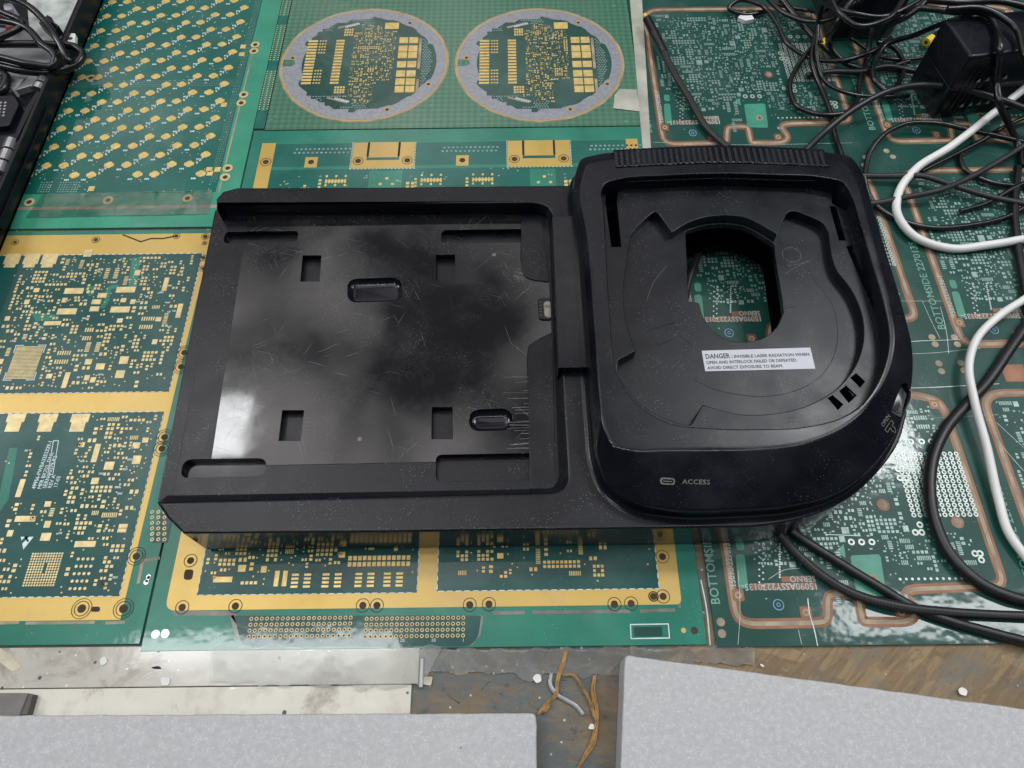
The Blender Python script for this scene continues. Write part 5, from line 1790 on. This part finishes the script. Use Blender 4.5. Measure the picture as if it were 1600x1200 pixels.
# third dark adapter behind
# ------------------------------------------------------------------ cables
def cable(pts, r, mat, label, name='cable', z=None, grp='black cables tangled at the right', cat='cable', n=10, ends=None):
    q = [P(a, b, zz) for a, b, zz in pts]
    def run_on(p0, p1):
        d_ = p1 - p0; d_.z = 0; d_.normalize()
        e1 = p1 + d_ * 7; e2 = p1 + d_ * 16 + Vector((0, -2, 0))
        e1.z = p1.z * .5 + .15; e2.z = .3
        return [e1, e2]
    if pts[-1][0] > 1602 and pts[-1][1] > 100:
        q = q + run_on(q[-2], q[-1])
    if pts[0][0] > 1602 and pts[0][1] > 100:
        q = run_on(q[1], q[0])[::-1] + q
    b = MB(); b.tube(q, r, n, sub=9)
    c = q[len(q) // 2]
    if ends:
        t = thing(name, label, cat, (c.x, c.y, 0), grp)
        b.build('sheath', mat, t, smooth=True, angle=70)
        return t, q
    o = b.build(name, mat, loc=(c.x, c.y, 0), smooth=True, angle=70)
    tag(o, label, cat, grp)
    return o, q
K = M['rubber']; K2 = M['rubber2']
t, q = cable([(1036, 78, .7), (1048, 104, .6), (1076, 152, .45), (1108, 204, .3), (1145, 236, .25), (1200, 270, .22)], .24, M['braid'], 'black cable ending in a barrel plug with its other end behind the drive', ends=1)
b = MB(); p0, p1, p2 = P(1011, 30, .9), P(1022, 52, .85), P(1038, 82, .7)
b.tube([p0, p0.lerp(p1, .5), p1], .34, 14, sub=2); b.tube([p1, p1.lerp(p2, .3), p1.lerp(p2, .75), p2], lambda s_: .36 - .10 * s_, 14, sub=4); b.build('barrel_plug', K, t, smooth=True)
b = MB(); b.tube([p0 + (p0 - p1) * .35, p0], .13, 10, sub=1); b.build('plug_tip', M['yellow'], t, smooth=True)
cable([(1197, 18, .3), (1158, 22, .3), (1139, 12, .5), (1150, 2, .7), (1189, 8, .8), (1212, 35, .7), (1232, 70, .5), (1274, 93, .5), (1321, 94, .8), (1354, 84, 1.0), (1392, 60, .6)], .17, K, 'thin black cable making a small loop at the top of the right panel')
cable([(1190, -12, 1.2), (1228, 22, 1.3), (1259, 33, 1.6), (1302, 29, 2.6), (1344, 0, 4.3), (1368, -25, 4.4)], .18, K, 'black cable sagging in front of the smaller power adapter')
cable([(1218, -6, 1.0), (1251, 35, .7), (1282, 68, .5), (1310, 92, .25)], .24, K, 'short thicker black lead ending beside the smaller adapter')
cable([(1288, -10, 4.2), (1278, 39, 1.8), (1269, 97, .9), (1282, 136, .4), (1296, 172, .3), (1304, 210, .25), (1314, 240, .22), (1330, 275, .2)], .19, K, 'black cable hanging straight down to the back of the drive')
cable([(1280, 62, .9), (1246, 104, .4), (1234, 136, .3), (1247, 167, .3), (1282, 179, .5), (1321, 176, .6), (1340, 155, .5), (1343, 128, .5), (1356, 84, .7), (1362, 40, 2)], .18, K, 'black cable lying in an open loop on the right panel left of the large adapter')
cable([(1278, 40, 2.2), (1277, 92, 1.2), (1290, 128, .7), (1329, 147, .6), (1366, 151, .5), (1420, 150, .4)], .15, K, 'thin black cable curving under the open loop towards the large adapter')
cable([(1245, 250, .3), (1262, 232, .6), (1290, 205, 1.2), (1340, 167, 1.7), (1387, 143, 2.0), (1445, 133, 2.0), (1495, 137, 2.2), (1561, 155, 2.0), (1640, 185, 1.5)], .22, K2, 'matt black cable arching in front of the large power adapter')
cable([(1520, 22, 5.2), (1476, 36, 4.2), (1426, 56, 2.2), (1388, 68, 1.2), (1367, 94, .9), (1367, 126, .8), (1387, 144, .6), (1407, 124, .4), (1411, 97, .4), (1396, 74, .5), (1370, 66, .6)], .19, K, 'black cable coiled in a round loop just left of the large adapter')
cable([(1410, 18, 4.2), (1437, 13, 5.0), (1484, 18, 5.3), (1542, 22, 5.3), (1557, 43, 5.35), (1562, 80, 5.3), (1557, 128, 3.2), (1561, 160, 2.6), (1577, 195, 1.2), (1590, 225, .4), (1598, 260, .3)], .22, K, 'black cable draped over the top and front of the large adapter')
cable([(1480, 14, 5.6), (1538, 14, 5.7), (1585, 42, 5.5), (1604, 90, 5.3), (1640, 120, 5.0)], .2, K, 'black cable crossing the rear corner of the large adapter')
cable([(1350, 290, .3), (1352, 268, .35), (1359, 238, .5), (1383, 209, .7), (1414, 194, .8), (1457, 192, .8), (1523, 205, .7), (1610, 224, .5)], .17, K, 'thin black cable arching on the panel right of the drive corner')
cable([(1350, 276, .6), (1356, 302, .4), (1368, 320, .3), (1399, 341, .22), (1437, 353, .22), (1523, 351, .22), (1577, 337, .3), (1604, 322, .4)], .17, K, 'thin black cable passing under the white cable loop')
cable([(1335, 275, .5), (1390, 275, .55), (1441, 275, .7), (1484, 288, .6), (1542, 306, .5), (1620, 322, .5)], .19, M['braid'], 'braided black cable leaving the drive corner straight to the right edge')
cable([(1340, 320, .4), (1364, 318, .4), (1406, 310, .5), (1464, 298, .9), (1503, 283, .7), (1561, 252, .6), (1620, 214, .6)], .19, M['braid'], 'braided black cable rising to the right across the straight braided one')
cable([(1440, 268, .3), (1495, 240, .4), (1530, 222, .5), (1566, 200, .6), (1620, 176, .6)], .15, K, 'thin black cable running alongside the white cable to the right edge')
cable([(1520, 225, .3), (1500, 246, .25), (1507, 264, .25), (1542, 283, .3), (1610, 292, .3)], .17, K, 'short black cable bend at the right edge below the large adapter')
cable([(1590, 262, .3), (1585, 330, .3), (1592, 400, .3), (1604, 470, .3)], .26, K, 'thick black cable along the right edge beside the white cable')
cable([(1330, 60, .5), (1380, 90, .3), (1430, 92, .3), (1470, 80, .4), (1520, 60, .3)], .14, K, 'thin black cable on the panel behind the round loop')
cable([(1250, -20, 2.5), (1330, 20, 4.4), (1380, 26, 4.3), (1430, 4, 4.6), (1460, -20, 4.6)], .17, K, 'black cable drooping over the smaller adapter')
cable([(1372, 60, 1.0), (1390, 40, 3.0), (1420, 24, 4.6), (1448, 2, 5.2), (1470, -20, 5.2)], .19, K, 'black cable climbing from the smaller adapter to the top edge')
cable([(1180, -14, .6), (1215, 6, .6), (1262, 16, .9), (1300, 10, 3.2), (1330, -14, 4.5)], .16, K, 'black cable curving in at the top edge before the smaller adapter')
cable([(1296, -14, 4.4), (1310, 18, 4.4), (1340, 40, 4.3), (1385, 30, 4.4), (1415, -8, 4.6)], .18, K, 'black cable lying in a shallow bow on top of the smaller adapter')
cable([(1365, -20, 4.6), (1330, 2, 4.5), (1308, 36, 3.6), (1296, 70, 1.2), (1320, 98, .5), (1370, 108, .4), (1420, 96, .4)], .2, K, 'black cable falling over the near corner of the smaller adapter')
cable([(1450, 0, 5.4), (1500, 4, 5.5), (1560, 2, 5.5), (1640, 20, 5.4)], .22, K, 'black cable stretched along the rear top edge of the large adapter')
cable([(1260, 118, .3), (1300, 112, .4), (1345, 112, .5), (1388, 104, .55), (1430, 112, .4)], .2, K2, 'matt black lead lying flat beneath the round loop')
cable([(1500, 330, .25), (1540, 318, .3), (1580, 296, .4), (1640, 268, .5)], .16, K, 'thin black cable under the braided ones near the white bend')
# white cables
cable([(1660, 90, 2.4), (1600, 139, 2.0), (1561, 170, 1.4), (1484, 230, .9), (1430, 265, .7), (1404, 302, .5), (1403, 337, .4), (1427, 368, .35), (1484, 388, .35), (1542, 383, .4), (1620, 370, .5)], .255, M['white_cable'], 'white cable making a wide bend beside the large adapter', grp='white cables at the right', n=14)
cable([(1640, 440, .8), (1600, 468, .9), (1562, 493, 1.0), (1526, 530, .9), (1514, 570, .8), (1522, 625, .75), (1542, 700, .6), (1560, 780, .4), (1576, 832, .35), (1610, 880, .35)], .22, M['white_cable'], 'white cable snaking down the right edge over the thick black cable', grp='white cables at the right', n=14)
# thick black and lower pair
cable([(1640, 460, .3), (1604, 508, .32), (1578, 545, .32), (1540, 600, .3), (1514, 628, .3), (1478, 670, .3), (1457, 719, .3), (1453, 768, .3), (1461, 817, .3), (1486, 869, .3), (1531, 911, .3), (1577, 932, .3), (1640, 945, .3)], .3, K2, 'thick black cable sweeping in a large curve across the ringed pads', n=14)
cable([(1150, 760, .3), (1205, 818, .3), (1240, 860, .3), (1280, 896, .3), (1330, 926, .3), (1400, 946, .55), (1480, 956, .4), (1540, 960, .3), (1640, 964, .3)], .22, M['braid'], 'braided black cable coming out under the front of the drive')
cable([(1190, 780, .25), (1240, 832, .25), (1300, 872, .25), (1370, 915, .25), (1430, 950, .25), (1480, 969, .25), (1540, 986, .25), (1640, 1012, .25)], .24, K2, 'plain black cable coming out under the front of the drive beside the braided one', n=12)
cable([(1070, 470, .3), (1076, 440, .3), (1086, 410, .35), (1105, 370, .4), (1140, 330, .3)], .22, M['braid'], 'dark braided cable glimpsed through the slot in the disc well')
# yellow plugs
def plug(a, b_, z, lab, d_):
    c = P(a, b_, z); t = thing('yellow_plug', lab, 'plug', (c.x, c.y, 0))
    b = MB(); b.tube([c, c + d_ * .7], .3, 14, sub=1); b.build('plug_collar', M['yellow'], t, smooth=True)
    b = MB(); b.tube([c - d_ * .03, c + d_ * .1], .13, 10, sub=1); b.build('plug_hole', M['hole'], t, smooth=True)
    b = MB(); b.tube([c + d_ * .6, c + d_ * 2.2], .26, 12, sub=1); b.build('plug_body', K, t, smooth=True)
plug(1447, 66, .6, 'yellow ringed plug lying against the side of the large adapter', Vector((.75, .6, 0)).normalized())
plug(1284, 74, .4, 'yellow plug half hidden in front of the smaller adapter', Vector((.5, .8, .1)).normalized())

# ------------------------------------------------------------------ open case at the far left
t = thing('open_case', 'open black equipment case with bare metal plates at the upper left', 'equipment case', (-36, 42, 0))
XW = -31.75
b = MB()
b.box(XW - .25, XW, 18, 62, .02, 1.8); b.box(XW - .9, XW - .75, 18, 62, .02, 1.3)
for k in range(24):
    y = 31 + k * 1.35
    b.box(XW - .8, XW - .2, y, y + .12, .02, 1.1)
b.box(XW - .9, XW, 18, 62, .02, .25)
b.build('side_wall', M['adapter'], t, bevel=.04)
b = MB(); b.box(-62, XW - .95, 18, 62, .02, .5); b.build('case_floor', M['sleek'], t)
b = MB(); b.prism(px([(40, -20), (125, -20), (118, 20), (98, 62), (70, 75), (45, 40)], 1.2), .9, 1.2); b.build('pale_card', M['board'], t, bevel=.03)
b = MB(); b.prism(px([(-40, 40), (70, 48), (85, 95), (60, 130), (-40, 160)], 1.0), .5, 1.0); b.build('metal_plate', M['zinc'], t, bevel=.04)
b = MB(); b.prism(px([(25, 106), (42, 118), (20, 142), (0, 112)], 1.1), .5, 1.1); b.build('cream_plate', M['board'], t, bevel=.03)
b = MB(); b.prism(px([(60, 35), (72, 24), (92, 40), (80, 55)], 1.8), .6, 1.8); b.prism(px([(72, 22), (80, 26), (84, 36), (76, 34)], 2.2), .6, 2.2); b.build('plastic_bracket', M['adapter'], t, bevel=.05)
b = MB(); b.box(-50, P(60, 200, 1.2).x, P(60, 205, 1.2).y - 8, P(60, 165, 1.2).y, .5, 1.1); b.build('black_cover', M['sleek'], t, bevel=.06)
b = MB(); q_ = rrect(px([(105, 52), (118, 52), (117, 70), (103, 70)], 1.6), .15); b.prism(q_, 1.3, 1.6); tg = b.build('pale_tag', M['paper'], t)
b = MB(); p = P(110, 60, 1.61); b.disc(p.x, p.y, .16, 1.606); b.build('tag_hole', M['hole'], tg)
# spring clips: a row of bent metal leaves
def spring(pts, z):
    a, c = P(*pts[0], z), P(*pts[1], z)
    dv = (c - a); L = dv.length; dv.normalize(); nv = Vector((-dv.y, dv.x, 0))
    b = MB(); n_ = 3
    for k in range(n_):
        s0, s1 = L * k / n_ + .05, L * (k + 1) / n_ - .12
        pr = [(-.42, 0), (-.3, .26), (0, .38), (.3, .26), (.42, 0)]
        b.loft([[a + dv * s0 + nv * u + Vector((0, 0, h)) for u, h in pr], [a + dv * s1 + nv * u + Vector((0, 0, h)) for u, h in pr]], cap0=True, cap1=True)
    b.build('spring_clip', M['steel'], t, weld=True, smooth=True, angle=50)
spring([(58, 142), (76, 112)], 1.25); spring([(-2, 272), (20, 218)], 1.25)
# D shaped connector
b = MB(); q_ = rrect(px([(-20, 150), (22, 148), (30, 162), (14, 196), (-20, 200)], 1.5), .3); b.prism(q_, .8, 1.5); cn = b.build('connector', M['adapter'], t, bevel=.08)
b = MB()
for i in range(5):
    for j in range(2):
        p = P(1 + j * 7 - i * .8, 160 + i * 5, 1.52); b.disc(p.x, p.y, .09, 1.506, n=8)
b.build('connector_pins', M['steel'], cn)
b = MB(); b.prism(px([(40, 168), (58, 140), (62, 144), (24, 222), (18, 220)], 1.4), .5, 1.4); b.build('inner_rail', M['adapter'], t, bevel=.05)
b = MB(); b.tube([P(-5, 30, 1.5), P(12, 22, 1.8), P(20, 35, 1.5), P(10, 45, 1.5)], .13, 8); b.build('red_wire', M['redwire'], t, smooth=True)
b = MB(); q_ = rrect(px([(4, 5), (18, 4), (20, 14), (6, 16)], 2.2), .2); b.prism(q_, 1.0, 2.2); b.build('white_connector', M['label'], t, bevel=.08)
G = 'black cables coiled on the open case'
cable([(-40, 92, 1.9), (0, 103, 1.8), (45, 112, 1.7), (90, 111, 1.6), (122, 98, 1.6), (129, 85, 1.7), (118, 74, 1.8), (80, 70, 1.9), (30, 69, 1.9), (-40, 70, 1.9)], .27, K, 'outermost black cable of the coil on the open case', grp=G)
cable([(-40, 85, 2.3), (0, 90, 2.3), (50, 101, 2.2), (84, 100, 2.2), (86, 94, 2.3), (64, 68, 2.5), (38, 42, 2.6), (20, 36, 2.6), (-40, 30, 2.6)], .25, K, 'black cable bent back to a sharp point on the open case', grp=G)
cable([(-40, -6, 2.6), (10, -4, 2.8), (45, 10, 2.9), (72, 36, 2.7), (92, 66, 2.5), (110, 96, 1.9), (124, 90, 1.4)], .24, K, 'black cable arching down from the top left corner onto the coil', grp=G)
cable([(-40, 62, 2.2), (0, 58, 2.4), (36, 38, 2.6), (10, 22, 2.6), (-40, 4, 2.6)], .24, K, 'black cable folded near the red wire in the open case', grp=G)
cable([(-40, 98, 1.4), (-6, 112, 1.5), (10, 122, 1.5), (4, 140, 1.4), (-40, 150, 1.4)], .34, K, 'thick black cable stub at the left edge of the open case', grp=G)

# ------------------------------------------------------------------ one object for each separate piece
for old, new in (('gold_brackets', 'gold_bracket'), ('copper_pour', 'copper_area'), ('drilled_holes', 'drilled_hole'), ('routed_slots', 'routed_slot'), ('eyelets', 'eyelet'), ('bare_dots', 'bare_spot'),
                 ('solder_mask', 'solder_mask'), ('rubber_feet', 'rubber_foot'), ('corner_rivets', 'corner_rivet'), ('copper_tabs', 'copper_tab'), ('bracket_slots', 'bracket_slot'), ('vent_marks', 'vent_mark'),
                 ('screw_mark', 'screw_mark'), ('bright_mask', 'mask_window'), ('bare_strips', 'bare_strip'), ('moulded_ridges', 'moulded_ridge'), ('film_creases', 'film_crease'), ('film_crease', 'film_crease'), ('cut_line', 'cut_line'), ('ring_pad_pattern', 'ring_pad'), ('side_ribs', 'side_rib')):
    for o in [q for q in sc.objects if q.type == 'MESH' and q.name.split('.')[0] == old and q.parent and not q.modifiers]:
        if len(o.data.polygons) < 1500:
            split_parts(o, new)
for o in sc.objects:
    if o.name.split('.')[0] == 'cutter':
        print('left over cutter', o.name)
